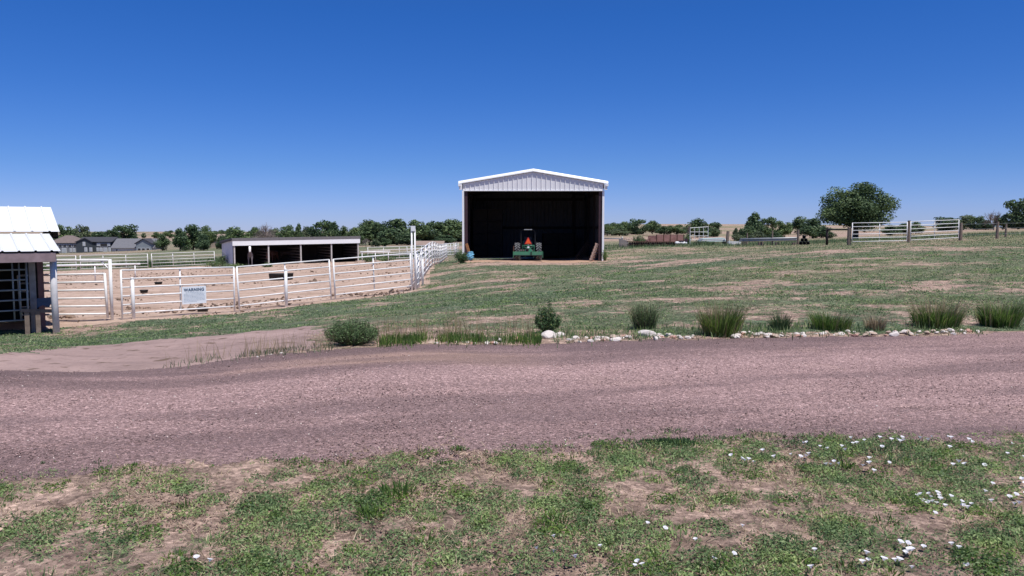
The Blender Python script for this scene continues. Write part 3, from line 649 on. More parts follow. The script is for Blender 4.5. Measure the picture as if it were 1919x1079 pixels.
leafy_shrub('shrub', P(866, 491, 47.6) * 1 if False else GD(866, 47.5), 1.1, 0.85, M['leaf_shrub'], 40, 2200, 0.035, 'green bush at the left front corner of the metal shed', 'bush', asp=0.5, taper=0.4)
leafy_shrub('shrub', GD(1133, 49.3), 0.5, 0.75, M['leaf_fresh'], 24, 1000, 0.03, 'slim green weed at the right front corner of the metal shed', 'bush', asp=0.5, taper=0.3)
for px, Y, w, h, lab in ((405, 73.5, 3.2, 0.8, 'low green weeds at the left foot of the loafing shed'), (442, 70.0, 2.2, 0.5, 'sprawling green weeds in front of the loafing shed corner'),
                         (420, 76.5, 1.0, 1.6, 'tall weed leaning on the side wall of the loafing shed'),
                         (692, 79.0, 2.6, 0.9, 'leafy green weeds at the right end of the loafing shed'), (722, 82.0, 2.6, 0.7, 'green weeds halfway between loafing shed and side fence'),
                         (502, 70.0, 0.8, 0.45, 'small weed in front of the second bay of the loafing shed')):
    leafy_shrub('weed', GD(px, Y), w, h, M['leaf_mid'], 40, 1100, 0.06, lab, 'weed', asp=0.5, taper=0.5)

# ------------------------------------------------------------------ stones along the far road edge
def rock_mesh(seed, m):
    import bmesh
    bm = bmesh.new(); bmesh.ops.create_icosphere(bm, subdivisions=3, radius=1); r = random.Random(seed)
    pl = [(Vector((r.gauss(0, 1), r.gauss(0, 1), r.gauss(0, 1))).normalized(), r.uniform(0.55, 0.95)) for _ in range(9)]
    for v in bm.verts:
        for nn, d in pl:
            e = v.co.dot(nn) - d
            if e > 0: v.co -= nn * e * 0.92
        v.co *= 1 + r.uniform(-0.02, 0.02)
    me = bpy.data.meshes.new('stone'); bm.to_mesh(me); bm.free(); me.materials.append(m)
    return me
RM = [rock_mesh(i, M[k]) for i, k in enumerate(['rock_white', 'rock_white', 'rock_tan', 'rock_white', 'rock_tan', 'rock_pink'])]
def stone(p, s, k, label, group=None, flat=0.5):
    o = link_mesh('stone', RM[k]); o.location = (p[0], p[1], p[2] + s * flat * 0.45)
    o.scale = (s * random.uniform(0.8, 1.3), s * random.uniform(0.7, 1.0), s * flat); o.rotation_euler = (random.uniform(-.25, .25), random.uniform(-.25, .25), random.uniform(0, 6.28))
    return tag(o, label, 'stone', group)
q = G(1027, 634); o = stone(q, 0.135, 0, 'largest pale white stone at the foot of the upright dark bush'); o.scale = (0.15, 0.11, 0.085); o.rotation_euler = (0, 0.1, 0.3)
o = stone(G(1003, 632), 0.075, 5, 'reddish stone just left of the largest white stone')
o = stone(G(1050, 631), 0.085, 3, 'cream stone just right of the largest white stone')
o = stone(G(967, 637), 0.075, 5, 'pinkish stone at the end of the green verge grass')
o = stone(G(937, 638), 0.05, 1, 'small white stone under the green verge grass')
o = stone(G(1212, 630), 0.12, 1, 'broad white stone in front of the stiff bushy weed')
for px0, px1, cnt, lab, grp in ((1062, 1190, 34, 'pale stone heaped at the road edge left of the stiff bushy weed', 'stones left of the bushy weed'),
                                (1225, 1315, 22, 'pale stone at the road edge between bushy weed and grass fountain', 'stones between weed and grass fountain'),
                                (1372, 1445, 18, 'pale stone piled right of the dense grass fountain', 'stones right of the grass fountain'),
                                (1445, 1600, 30, 'pale stone in front of the broad low grass clump', 'stones before the low grass clump'),
                                (1600, 1740, 24, 'pale stone in front of the dead straw clump', 'stones before the straw clump'),
                                (1740, 1919, 26, 'pale stone before the grass bushes at far right', 'stones at the right end'),
                                (795, 935, 20, 'small flat pale stone under the green verge grass', 'stones under the verge grass'),
                                (505, 590, 5, 'small pale stone left of the wide round bush', 'stones left of the round bush')):
    for i in range(cnt):
        px = random.uniform(px0, px1); x = (px - 959.5) / F * 11.0; small = px < 940
        y = float(far_edge(x)) + (random.uniform(0.0, 0.16) if small else random.uniform(0.02, 0.55) ** 1.3)
        stone((x, y, g(x, y)), random.uniform(0.022, 0.042) if small else random.uniform(0.025, 0.07), random.choice([0, 1, 2, 3, 4, 0, 5, 3]), lab, grp)

# ------------------------------------------------------------------ bindweed flowers
def flower_mesh(seed):
    r = random.Random(seed); vs = [(0, 0, -0.008)]; fs = []; n = 10
    for k in range(n):
        a = 2 * math.pi * k / n; rr = 0.0155 * (1 if k % 2 else 0.93); vs.append((math.cos(a) * rr * 0.55, math.sin(a) * rr * 0.55, 0.004)); vs.append((math.cos(a) * rr, math.sin(a) * rr, 0.008 + r.uniform(-.001, .001)))
    for k in range(n):
        i = 1 + 2 * k; j = 1 + 2 * ((k + 1) % n); fs.append((0, i, j)); fs.append((i, i + 1, j + 1, j))
    me = bpy.data.meshes.new('flower'); me.from_pydata(vs, [], fs); me.materials.append(M['petal']); return me
FM = [flower_mesh(i) for i in range(3)]
FL = {'white bindweed flower strung along the near gravel edge at right': [(1592, 833), (1596, 841), (1603, 839), (1617, 837), (1668, 833), (1680, 832), (1684, 837), (1721, 831), (1736, 833), (1773, 830), (1779, 833), (1812, 838), (1818, 842), (1575, 848), (1581, 850), (1509, 842), (1503, 843), (1548, 848), (1534, 850), (1650, 849), (1646, 833), (1776, 849), (1893, 843), (1690, 834), (1688, 829), (1743, 828)],
      'white bindweed flower in the open weeds below the near gravel edge': [(1508, 862), (1513, 860), (1498, 870), (1480, 862), (1427, 854), (1389, 868), (1394, 872), (1401, 871), (1411, 874), (1368, 867), (1448, 868), (1560, 878), (1569, 881), (1545, 880), (1554, 880), (1614, 881), (1626, 880), (1663, 881), (1793, 874), (1804, 879), (1782, 885), (1841, 881), (1884, 862), (1915, 871), (1626, 869), (1635, 894)],
      'white bindweed flower in the dense cluster near the right edge': [(1716, 945), (1721, 941), (1725, 948), (1736, 941), (1753, 934), (1756, 940), (1740, 944), (1743, 955), (1751, 953), (1758, 951), (1734, 956), (1767, 963), (1748, 976), (1778, 945), (1798, 957), (1809, 961), (1801, 957), (1816, 959), (1853, 955)],
      'white bindweed flower at the right picture edge': [(1856, 917), (1842, 934), (1887, 947), (1899, 941), (1905, 954), (1896, 956), (1911, 912), (1916, 917), (1910, 909), (1918, 935)],
      'scattered white bindweed flower in the bottom right weeds': [(1683, 1034), (1697, 1034), (1700, 1044), (1694, 1048), (1704, 1046), (1693, 1053), (1652, 1066), (1681, 1063), (1704, 1075), (1726, 1038), (1792, 1038), (1778, 1033), (1806, 1070), (1673, 1067), (1623, 1063), (1612, 1069), (1620, 1047), (1523, 1047), (1516, 1075)],
      'scattered white bindweed flower in the bottom middle weeds': [(1389, 1000), (1373, 1049), (1301, 1030), (1336, 1063), (1193, 1065), (1202, 1070), (1188, 1077), (1124, 1042), (1005, 1046), (1037, 1044), (1037, 1023), (1212, 996), (1077, 1057), (1245, 1001)],
      'single white bindweed flower at the bottom left': [(372, 1058), (397, 1066)]}
for lab, pts in FL.items():
    for px, py in pts:
        p = G(px, py, 2.0, 20); o = link_mesh('bindweed_flower', random.choice(FM)); o.location = (p.x, p.y - 0.02, p.z + random.uniform(0.035, 0.06))
        s = random.uniform(0.75, 1.15); o.scale = (s, s, s); o.rotation_euler = (random.uniform(-0.1, 0.45), random.uniform(-.3, .3), random.uniform(0, 6.28))
        tag(o, lab, 'flower', lab.replace('white bindweed flower', 'flowers'))

# ------------------------------------------------------------------ white pipe panels
def panel(length, h, rails, mids, label, cat='fence panel', group=None, m='white_pipe', r=0.028, name='corral_panel', feet=0.12, n=8):
    root = empty(name, (0, 0, 0), 0, label, cat, group)
    mat_ = M[m]
    zs = [feet + 0.08 + (h - feet - 0.08) * i / (rails - 1) for i in range(rails)]
    for z in zs:
        MB().tube([(0.04, 0, z), (length - 0.04, 0, z)], r * 0.86, n).build('rail', mat_, root, True)
    for xx in (0.04, length - 0.04):
        MB().tube([(xx, 0, 0), (xx, 0, h + 0.01)], r * 1.08, n).build('end_post', mat_, root, True)
    for i in range(mids):
        xx = length * (i + 1) / (mids + 1)
        MB().tube([(xx, 0.03, zs[0]), (xx, 0.03, zs[-1])], r * 0.9, n).build('upright', mat_, root, True)
    return root
def place(o, p, q, label=None):
    p = Vector(p); q = Vector(q); d = q - p
    o.location = p; o.rotation_euler = d.to_track_quat('X', 'Z').to_euler()
    if label: o['label'] = label
    return o
def gp(v): return Vector((v[0], v[1], g(v[0], v[1])))
proto = panel(3.72, 1.55, 6, 1, '', group='white pipe panels of the paddock')
dirn = (FD - FA) / 3
labs = ['white six rail panel carrying the warning sign', 'white six rail panel in front of the big black trough', 'white six rail panel ending at the tall twin post']
for i in range(3):
    o = proto if i == 0 else copy_tree(proto)
    a = gp(FA + dirn * i + dirn * 0.012); b = gp(FA + dirn * (i + 1) - dirn * 0.012)
    place(o, a, b, labs[i])
ORD = ['first', 'second', 'third', 'fourth', 'fifth', 'sixth', 'seventh', 'eighth', 'ninth', 'tenth', 'eleventh', 'twelfth', 'thirteenth', 'fourteenth']
yy = 33.6
for i in range(13):
    a = gp((east_x(yy), yy)); b = gp((east_x(yy + 3.72), yy + 3.72)); yy += 3.8
    o = copy_tree(proto); place(o, a, b, '%s white panel beyond the tall twin post along the side fence' % ORD[i])
farp = panel(6.1, 1.5, 5, 2, '', group='white panels of the far paddock fence', r=0.03)
A0 = Vector((-48.5, 73.6, 0)); A1 = Vector((-31.2, 82.0, 0)); B0 = Vector((-16.2, 86.6, 0)); B1 = Vector((-7.4, 93.5, 0))
ii = 0
for s, e, cnt, labl in ((A0, A1, 3, 'white far paddock panel, %s from the loafing shed going left'), (B0, B1, 2, 'white far paddock panel, %s from the loafing shed going right')):
    d = (e - s) / cnt
    for i in range(cnt):
        o = farp if ii == 0 else copy_tree(farp); ii += 1
        place(o, gp(s + d * i + d * 0.01), gp(s + d * (i + 1)), labl % ORD[(cnt - 1 - i) if s is A0 else i])
o = copy_tree(farp); place(o, gp((-54.5, 70.4)), gp((-48.7, 73.4)), 'white far paddock panel showing just right of the stable post')
o = copy_tree(farp); place(o, gp((-6.9, 94)), gp((-7.1, 100)), 'farthest white panel closing the paddock corner')
o = copy_tree(farp); place(o, gp((-9.9, 112)), gp((-8.2, 117.5)), 'tiny white panel seen between side fence and metal shed')
o = copy_tree(farp); place(o, gp((-13.0, 96)), gp((-8, 99)), 'white panel standing behind the far paddock corner')
# loose thick posts in the front run
def pipe_post(p, h, r, label, name='fence_post'):
    root = empty(name, p, 0, label, 'fence post')
    MB().tube([(0, 0, -0.1), (0, 0, h)], r, 10).build('pipe', M['white_pipe'], root, True)
    c = MB(); c.lathe([(r * 1.12, h - 0.01), (r * 1.12, h + 0.02), (r * 0.6, h + 0.035), (0.001, h + 0.04)], 10); c.build('cap', M['white_pipe'], root)
    return root
nrm = Vector((0.70, -0.71, 0))
pipe_post(gp(FA + dirn * 0.10 + nrm * 0.12), 1.28, 0.055, 'stout white pipe post left of the warning sign')
pipe_post(gp(FA + dirn * 1.47 + nrm * 0.12), 1.32, 0.055, 'stout white pipe post in front of the big black trough')
pipe_post(gp((-4.05, 33.2)), 1.25, 0.045, 'short white pipe post just right of the tall twin post')
pipe_post(gp((-4.0, 34.6)), 1.2, 0.045, 'thin short white post second right of the tall twin post')
# tall twin post at the corner
root = empty('twin_post', gp(FD), 0, 'tall white twin pipe post with capped top at the paddock corner', 'gate post')
hgt = P(773, 424, FD.y).z - g(FD.x, FD.y)
for sx in (-0.06, 0.07):
    MB().tube([(sx, 0, -0.1), (sx, 0, hgt - 0.12)], 0.033, 10).build('pipe', M['white_pipe'], root, True)
MB().box((0.005, 0, hgt - 0.09), (0.18, 0.10, 0.22)).build('cap_box', M['white_trim'], root)
b = MB()
for i in range(7): b.bar((-0.06, -0.02, 0.25 + i * 0.2), (0.07, -0.02, 0.40 + i * 0.2), 0.015, 0.02)
b.build('lacing', M['white_pipe'], root)
# open gate folded back beside the corner
o = panel(1.3, 1.45, 6, 0, 'narrow white walk gate folded back at the paddock corner', 'gate', None, 'white_pipe', 0.022, 'walk_gate')
place(o, gp((-3.98, 32.15)), gp((-4.02, 33.45)))
# gate between paddock and barn, with tall hinge post and overhead pipe
ga = Vector((-15.6, 24.4, 0)); gb = FA - Vector((0.25, -0.05, 0))
gate = panel((gb - ga).length - 0.1, 1.38, 6, 0, 'white pipe gate between the open barn and the paddock fence', 'gate', None, 'white_pipe', 0.035, 'pipe_gate', 0.05)
place(gate, gp(ga) + Vector((0, 0, 0.08)), gp(gb - Vector((0.1, 0, 0))) + Vector((0, 0, 0.08)))
b = MB(); b.tube([(0.72, -0.03, 0.1), (0.70, -0.03, 1.15)], 0.02, 6); b.build('chain', M['rust'], gate)
root = empty('gate_post', gp(gb), 0, 'tall white gate post with a long overhead pipe reaching the barn', 'gate post')
MB().tube([(0, 0, -0.1), (0, 0, 1.90)], 0.05, 10).build('post', M['white_pipe'], root, True)
MB().tube([(0.0, 0, 1.87), (-2.6, 0.4, 1.84)], 0.035, 8).build('overhead_pipe', M['white_pipe'], root, True)
MB().tube([(0.0, 0, 1.55), (-0.3, 0.05, 1.84)], 0.022, 8).build('brace', M['white_pipe'], root, True)
# two long white rails on short stands
def rail_on_stands(p, q, h, label, group='long white rails inside the paddock'):
    p = gp(p); q = gp(q); root = empty('pole_rail', p, 0, label, 'rail', group)
    d = q - p; MB().tube([Vector((0, 0, h)), d + Vector((0, 0, h))], 0.07, 8).build('pole', M['white_pipe'], root, True)
    for t in (0.06, 0.5, 0.94):
        c = d * t; MB().tube([c, c + Vector((0, 0, h - 0.03))], 0.04, 8).build('stand', M['white_pipe'], root, True)
rail_on_stands((-29.5, 49), (-25.0, 52.0), 1.05, 'long white rail on stands behind the paddock gate')
rail_on_stands((-14.9, 76), (-12.2, 77.5), 1.05, 'long white rail on stands right of the loafing shed')
# ------------------------------------------------------------------ warning sign
sp0 = FA + dirn * 0.505; sp = gp(sp0 + nrm * 0.05)
sroot = empty('warning_sign', sp, math.atan2(dirn.y, dirn.x), 'white rectangular WARNING sign wired to the front paddock panel', 'sign')
SW, SH = 0.80, 0.575; zc = P(357, 554, sp.y).z - sp.z
MB().box((SW / 2 - 0.0, 0, zc), (SW, 0.006, SH)).build('board', M['sign_white'], sroot)
fc = bpy.data.curves.new('lettering', 'FONT'); fc.body = 'WARNING'; fc.size = 0.135; fc.offset = 0.006; fc.space_character = 1.12; fc.extrude = 0.0008; fc.align_x = 'CENTER'
fo = bpy.data.objects.new('lettering_curve', fc); C.objects.link(fo)
bpy.context.view_layer.update()
me = bpy.data.meshes.new_from_object(fo.evaluated_get(bpy.context.evaluated_depsgraph_get())); bpy.data.objects.remove(fo)
me.materials.clear(); me.materials.append(M['sign_blue'])
wx = max(v.co.x for v in me.vertices) - min(v.co.x for v in me.vertices)
lt = link_mesh('lettering', me, sroot); lt.location = (SW / 2, -0.006, zc + SH / 2 - 0.155); lt.rotation_euler = (R(90), 0, 0); lt.scale = (SW * 0.84 / wx, 1, 1)
b = MB(); rr = random.Random(5)
for li in range(8):
    zz = zc + SH / 2 - 0.20 - li * 0.043; xx = 0.12 if li == 0 else 0.055; end = SW - (0.12 if li == 0 else 0.05) - (0.25 if li == 7 else 0)
    while xx < end:
        w = rr.uniform(0.02, 0.07); w = min(w, end - xx)
        if w > 0.01: b.box((xx + w / 2, -0.0045, zz), (w, 0.002, 0.016))
        xx += w + 0.012
b.build('small_print', M['sign_grey'], sroot)
b = MB()
for xx in (0.03, SW - 0.03): b.tube([(xx, 0.01, zc + SH / 2 - 0.03), (xx, 0.03, zc + SH / 2 + 0.06)], 0.004, 5)
b.build('wire', M['dark_steel'], sroot)

# ------------------------------------------------------------------ tubs and trough
def tub(px, py, w, label, group='black rubber feed pans'):
    p = G(px, py); root = empty('feed_pan', p, random.uniform(0, 3), label, 'feed pan', group)
    b = MB(); b.lathe([(0.001, 0.012), (w * 0.33, 0.012), (w * 0.43, 0.14), (w * 0.47, 0.17), (w * 0.5, 0.17), (w * 0.5, 0.155), (w * 0.46, 0.13), (w * 0.37, 0.0), (0.001, 0.0)], 24)
    b.build('bowl', M['black'], root, True)
    return root
tub(297, 534, 0.46, 'black feed pan farthest back in the paddock'); tub(270, 550, 0.40, 'black feed pan left of the warning sign'); tub(380, 585, 0.42, 'black feed pan just below the warning sign')
p = G(527, 525); root = empty('stock_tank', p, 0.3, 'big black oval trough in the middle of the paddock', 'trough')
b = MB(); b.lathe([(0.001, 0.02), (0.60, 0.02), (0.68, 0.40), (0.72, 0.41), (0.72, 0.37), (0.70, 0.36), (0.64, 0.0), (0.001, 0.0)], 32, 1.0, 0.55); b.build('tank', M['black'], root, True)
b = MB()
for k in range(14):
    a = 2 * math.pi * k / 14; b.tube([(0.655 * math.cos(a), 0.36 * math.sin(a), 0.03), (0.70 * math.cos(a), 0.385 * math.sin(a), 0.36)], 0.018, 5)
b.build('ribs', M['black'], root)

# ------------------------------------------------------------------ ribbed sheet
def ribbed(b, o, U, Vv, width, lo, hi, nrm_, sp=0.305, rh=0.03, rw=0.045):
    """a ribbed metal sheet from o along U; lo(u)/hi(u) are its limits along Vv"""
    o = Vector(o); U = Vector(U).normalized(); Vv = Vector(Vv).normalized(); nrm_ = Vector(nrm_).normalized()
    prof = [(0, 0)]; x = sp / 2
    while x < width - rw:
        prof += [(x - rw, 0), (x - rw * 0.45, rh), (x + rw * 0.45, rh), (x + rw, 0)]; x += sp
    prof.append((width, 0)); vs = []
    for u_, h_ in prof:
        for t in (lo(u_), hi(u_)): vs.append(o + U * u_ + Vv * t + nrm_ * h_)
    b.add(vs, [(2 * i, 2 * i + 2, 2 * i + 3, 2 * i + 1) for i in range(len(prof) - 1)])

# ------------------------------------------------------------------ the metal shed
YF = 50.0; XL = P(868.5, 480, YF).x; XR = P(1129.5, 480, YF).x; W = XR - XL; DEP = 12.2; ZF = P(1000, 488.5, YF).z
ZH = P(1000, 356.5, YF).z - ZF; ZE = P(1000, 344.0, YF).z - ZF; ZR = P(1000, 322, YF).z - ZF
shed = empty('metal_shed', ((XL + XR) / 2, YF, ZF), 0, 'tall white open fronted metal shed housing the tractor', 'shed')
hw = W / 2
def roofz(x): return ZE + (ZR - ZE) * (1 - abs(x) / hw)
b = MB(); ribbed(b, (-hw, 0, 0), (1, 0, 0), (0, 0, 1), W, lambda u: ZH, lambda u: roofz(u - hw), (0, -1, 0), 0.305, 0.045, 0.032); b.build('gable_panel', M['white_sheet'], shed)
b = MB(); b.bar((-hw, -0.02, ZH - 0.02), (hw, -0.02, ZH - 0.02), 0.07, 0.05); b.build('header_trim', M['white_trim'], shed)
for s in (-1, 1):
    b = MB(); ribbed(b, (s * hw, 0, 0), (0, 1, 0), (0, 0, 1), DEP, lambda u: -0.3, lambda u: ZE, (s, 0, 0)); b.build('side_wall', M['white_sheet'], shed)
    b = MB(); b.box((s * (hw - 0.06), DEP / 2 + 0.15, ZE / 2 - 0.1), (0.02, DEP - 0.35, ZE + 0.1)); b.build('side_shade_liner', M['shade_liner'], shed)
    b = MB(); b.box((s * (hw - 0.17), 0.13, ZH / 2 - 0.1), (0.20, 0.16, ZH + 0.15)); b.build('front_column', M['dark_steel'], shed)
    b = MB(); b.box((s * (hw + 0.005), -0.025, ZH / 2 - 0.15), (0.13, 0.07, ZH + 0.25)); b.build('corner_trim', M['white_trim'], shed)
    for yc in (4.1, 8.1): MB().box((s * (hw - 0.14), yc, ZE / 2), (0.14, 0.2, ZE)).build('inner_column', M['girt'], shed)
    b = MB(); b.box((s * (hw - 0.10), DEP / 2 + 0.2, 2.15), (0.08, DEP - 0.5, 0.16)); b.box((s * (hw - 0.10), DEP / 2 + 0.2, ZE - 0.5), (0.08, DEP - 0.5, 0.16)); b.build('girt', M['girt'], shed)
    # roof
    sl = Vector((s * (hw + 0.30), 0, ZE - (ZR - ZE) * 0.30 / hw)) - Vector((0, 0, ZR)); ln = sl.length
    b = MB(); ribbed(b, (0, -0.06, ZR + 0.16), (0, 1, 0), sl, DEP + 0.36, lambda u: 0, lambda u: ln, Vector((s * (ZR - ZE), 0, hw)))
    b.build('roof_slope', M['roof_sheet'], shed)
    b = MB(); e0 = Vector((0, 0, ZR)); e1 = e0 + sl * 0.96
    for yy in (0.1, 4.1, 8.1, DEP - 0.1): b.bar(e0 + Vector((0, yy, -0.16)), e1 + Vector((0, yy, -0.16)), 0.12, 0.28)
    b.build('rafter', M['girt'], shed)
    b = MB(); b.prism([(0, 0.15, ZR + 0.06), tuple(e1 + Vector((0, .15, .06))), tuple(e1 + Vector((0, DEP - .1, .06))), (0, DEP - 0.1, ZR + 0.06)], (0, 0, 0.02)); b.build('roof_shade_liner', M['shade_liner'], shed)
    # rake trim and gutter end
    q0 = Vector((0, -0.06, ZR + 0.12)); q1 = q0 + sl
    b = MB(); prof = [(0.02, -0.10), (-0.06, -0.09), (-0.05, -0.02), (0.02, 0.07), (0.10, 0.10), (0.12, 0.06)]
    b.prism([tuple(q0 + Vector((0, y_, z_))) for y_, z_ in prof], sl); b.build('rake_trim', M['white_trim'], shed)
    b = MB(); b.box((s * (hw + 0.22), DEP / 2 - 0.1, ZE - 0.10), (0.16, DEP + 0.3, 0.13)); b.build('gutter', M['white_trim'], shed)
    b = MB(); b.box((s * (hw + 0.145), -0.10, ZE - 0.22), (0.19, 0.18, 0.36)); b.build('eave_box', M['white_sheet'], shed)
b = MB(); ribbed(b, (-hw, DEP, 0), (1, 0, 0), (0, 0, 1), W, lambda u: -0.3, lambda u: roofz(u - hw), (0, 1, 0)); b.build('back_wall', M['white_sheet'], shed)
b = MB(); ribbed(b, (-hw + 0.08, DEP - 0.08, 0), (1, 0, 0), (0, 0, 1), W - 0.16, lambda u: -0.2, lambda u: roofz(u - hw + .08) - 0.02, (0, -1, 0)); b.build('back_shade_liner', M['shade_liner'], shed)
b = MB()
for z in (2.15, ZE - 0.55): b.box((0, DEP - 0.2, z), (W - 0.5, 0.14, 0.2))
b.build('back_girt', M['girt'], shed)
b = MB(); b.box((hw - 0.95, DEP - 0.3, ZE / 2), (0.2, 0.2, ZE)); b.build('back_column', M['girt'], shed)
# what is stored in the shed
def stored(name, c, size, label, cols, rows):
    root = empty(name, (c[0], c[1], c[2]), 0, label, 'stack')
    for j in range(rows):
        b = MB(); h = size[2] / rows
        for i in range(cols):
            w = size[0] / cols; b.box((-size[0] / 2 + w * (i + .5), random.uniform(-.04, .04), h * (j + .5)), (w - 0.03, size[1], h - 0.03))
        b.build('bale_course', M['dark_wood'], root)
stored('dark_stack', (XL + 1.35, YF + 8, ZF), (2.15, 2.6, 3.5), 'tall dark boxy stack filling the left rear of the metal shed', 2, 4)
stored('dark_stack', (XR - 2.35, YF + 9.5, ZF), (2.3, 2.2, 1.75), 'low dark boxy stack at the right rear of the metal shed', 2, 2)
# leaning pallet at the right jamb
root = empty('pallet', (P(1109, 480, 50.3).x, 50.15, ZF), 0, 'old wooden pallet leaning on the right wall of the metal shed', 'pallet')
rot = Matrix.Rotation(R(20), 4, 'Y') @ Matrix.Rotation(R(-20), 4, 'Z')
b = MB()
for k in (-0.48, 0, 0.48): b.box((0, k, 0.58), (0.09, 0.05, 1.16))
o1 = b.build('stringer', M['pink_wood'], root)
b = MB()
for i in range(6):
    for s in (-0.057, 0.057): b.box((s, 0, 0.06 + i * 0.21), (0.022, 1.04, 0.10))
o2 = b.build('slats', M['pink_wood'], root)
for o in (o1, o2): o.matrix_local = rot
root = empty('old_boards', (P(1092, 480, 51.5).x, 51.6, ZF), 0, 'dark loose boards leaning behind the old wooden pallet', 'boards')
b = MB()
for i in range(5): b.bar((-0.55 + i * 0.12, i * 0.1, 0.02), (0.35 + i * 0.08, i * 0.1 + .1, 1.3 - 0.1 * i), 0.14, 0.03)
b.build('planks', M['dark_wood'], root)
# brown board and blue tarp at the left jamb
root = empty('leaning_board', (P(879, 487, 49.6).x, 49.55, g(-2.8, 49.55)), 0, 'orange brown board leaning on the left jamb of the metal shed', 'board')
b = MB(); b.bar((0.16, 0, 0), (-0.17, 0.15, 1.12), 0.03, 0.17); b.build('plank', M['brown_board'], root)
root = empty('blue_tarp', (P(880, 487, 49.3).x, 49.38, g(-2.8, 49.38)), 0, 'crumpled pale blue tarp bag hung against the brown board', 'tarp')
vs = []; fs = []; nu, nv = 14, 12
for i in range(nv):
    for k in range(nu):
        a = 2 * math.pi * k / nu; t = i / (nv - 1); r = (0.10 + 0.17 * math.sin(math.pi * min(t * 1.25, 1)) * (1 - 0.35 * t)) * random.uniform(0.75, 1.25)
        vs.append((math.cos(a) * r + (0.12 * (t > .55) * (math.cos(a) > 0)), math.sin(a) * r * 0.5, 0.08 + t * 0.52 + random.uniform(-.03, .03)))
for i in range(nv - 1):
    for k in range(nu): fs.append((i * nu + k, i * nu + (k + 1) % nu, (i + 1) * nu + (k + 1) % nu, (i + 1) * nu + k))
fs += [tuple(range(nu))[::-1], tuple((nv - 1) * nu + k for k in range(nu))]
b = MB(); b.add(vs, fs); b.build('bag', M['blue_tarp'], root)

# ------------------------------------------------------------------ tractor, rear towards us
tx = P(990, 480, 50).x
T = empty('tractor', (tx, 50.35, ZF + 0.02), 0, 'green farm tractor parked in the metal shed with its rear blade outward', 'tractor')
def wheel(x, y, r, w, name, lug=True):
    wr = empty(name, (x, y, r), 0); wr.parent = T
    b = MB(); pr = [(r * 0.56, -w / 2), (r * 0.85, -w / 2), (r * 0.95, -w * 0.42), (r * 0.965, 0), (r * 0.95, w * 0.42), (r * 0.85, w / 2), (r * 0.56, w / 2)]
    b.lathe(pr, 32); ty = b.build('tyre', M['tyre'], wr); ty.rotation_euler = (0, R(90), 0)
    b = MB()
    if lug:
        for k in range(18):
            a = 2 * math.pi * k / 18
            for s in (-1, 1):
                aa = a + (math.pi / 18 if s > 0 else 0)
                p0 = Vector((math.cos(aa) * r * 0.985, math.sin(aa) * r * 0.985, s * 0.01)); a2 = aa + 0.30 * 1.0
                p1 = Vector((math.cos(a2) * r * 0.975, math.sin(a2) * r * 0.975, s * w * 0.47)); b.bar(p0, p1, 0.05, 0.07)
    lg = b.build('lugs', M['lug'], ty)
    b = MB(); b.lathe([(0.001, -w * 0.1), (r * 0.3, -w * 0.12), (r * 0.5, -w * 0.35), (r * 0.57, -w * 0.45), (r * 0.57, w * 0.45), (r * 0.5, w * 0.35), (r * 0.3, w * 0.12), (0.001, w * 0.1)], 24)
    rm = b.build('rim', M['yellow_paint'], wr); rm.rotation_euler = (0, R(90), 0)
wheel(-0.70, 0.75, 0.56, 0.36, 'rear_wheel'); wheel(0.70, 0.75, 0.56, 0.36, 'rear_wheel'); wheel(-0.60, 2.5, 0.36, 0.24, 'front_wheel'); wheel(0.60, 2.5, 0.36, 0.24, 'front_wheel')
b = MB(); b.box((0, 2.15, 0.95), (0.62, 1.25, 0.50)); b.box((0, 2.2, 1.22), (0.5, 1.1, 0.06)); b.box((0, 2.8, 0.93), (0.54, 0.1, 0.42)); b.build('hood', M['green_paint'], T)
b = MB(); b.box((0, 1.3, 0.55), (0.42, 2.4, 0.32)); b.cyl((0, 0.75, 0.56), (1, 0, 0), 0.13, 1.1); b.build('chassis', M['dark_steel'], T)
for s in (-1, 1):
    b = MB()
    for k in range(8):
        a0 = R(15 + k * 10); a1 = R(15 + (k + 1) * 10)
        b.bar((s * 0.56, 0.75 + 0.66 * math.cos(a0), 0.56 + 0.66 * math.sin(a0)), (s * 0.56, 0.75 + 0.66 * math.cos(a1), 0.56 + 0.66 * math.sin(a1)), 0.22, 0.03)
    b.build('fender', M['girt'], T)
b = MB(); b.box((0, 0.95, 1.0), (0.5, 0.45, 0.12)); b.box((0, 0.72, 1.25), (0.48, 0.1, 0.5), Matrix.Rotation(R(-8), 3, 'X')); b.build('seat', M['black'], T)
b = MB(); b.tube([(-0.46, 0.55, 0.7), (-0.46, 0.52, 1.85), (-0.36, 0.52, 1.98), (0.36, 0.52, 1.98), (0.46, 0.52, 1.85), (0.46, 0.55, 0.7)], 0.035, 8); b.build('roll_bar', M['black'], T)
b = MB(); b.box((0.0, 0.42, 1.99), (0.52, 0.12, 0.05)); b.box((0.16, 0.36, 1.99), (0.14, 0.02, 0.05)); b.build('lamp_bar', M['galv'], T)
b = MB(); b.tube([(0, 1.35, 1.15), (0, 1.25, 1.3)], 0.02, 6); b.lathe([(0.19, -0.012), (0.205, 0), (0.19, 0.012), (0.175, 0), (0.19, -0.012)], 16, c=(0, 1.25, 1.32)); b.build('steering_wheel', M['black'], T)
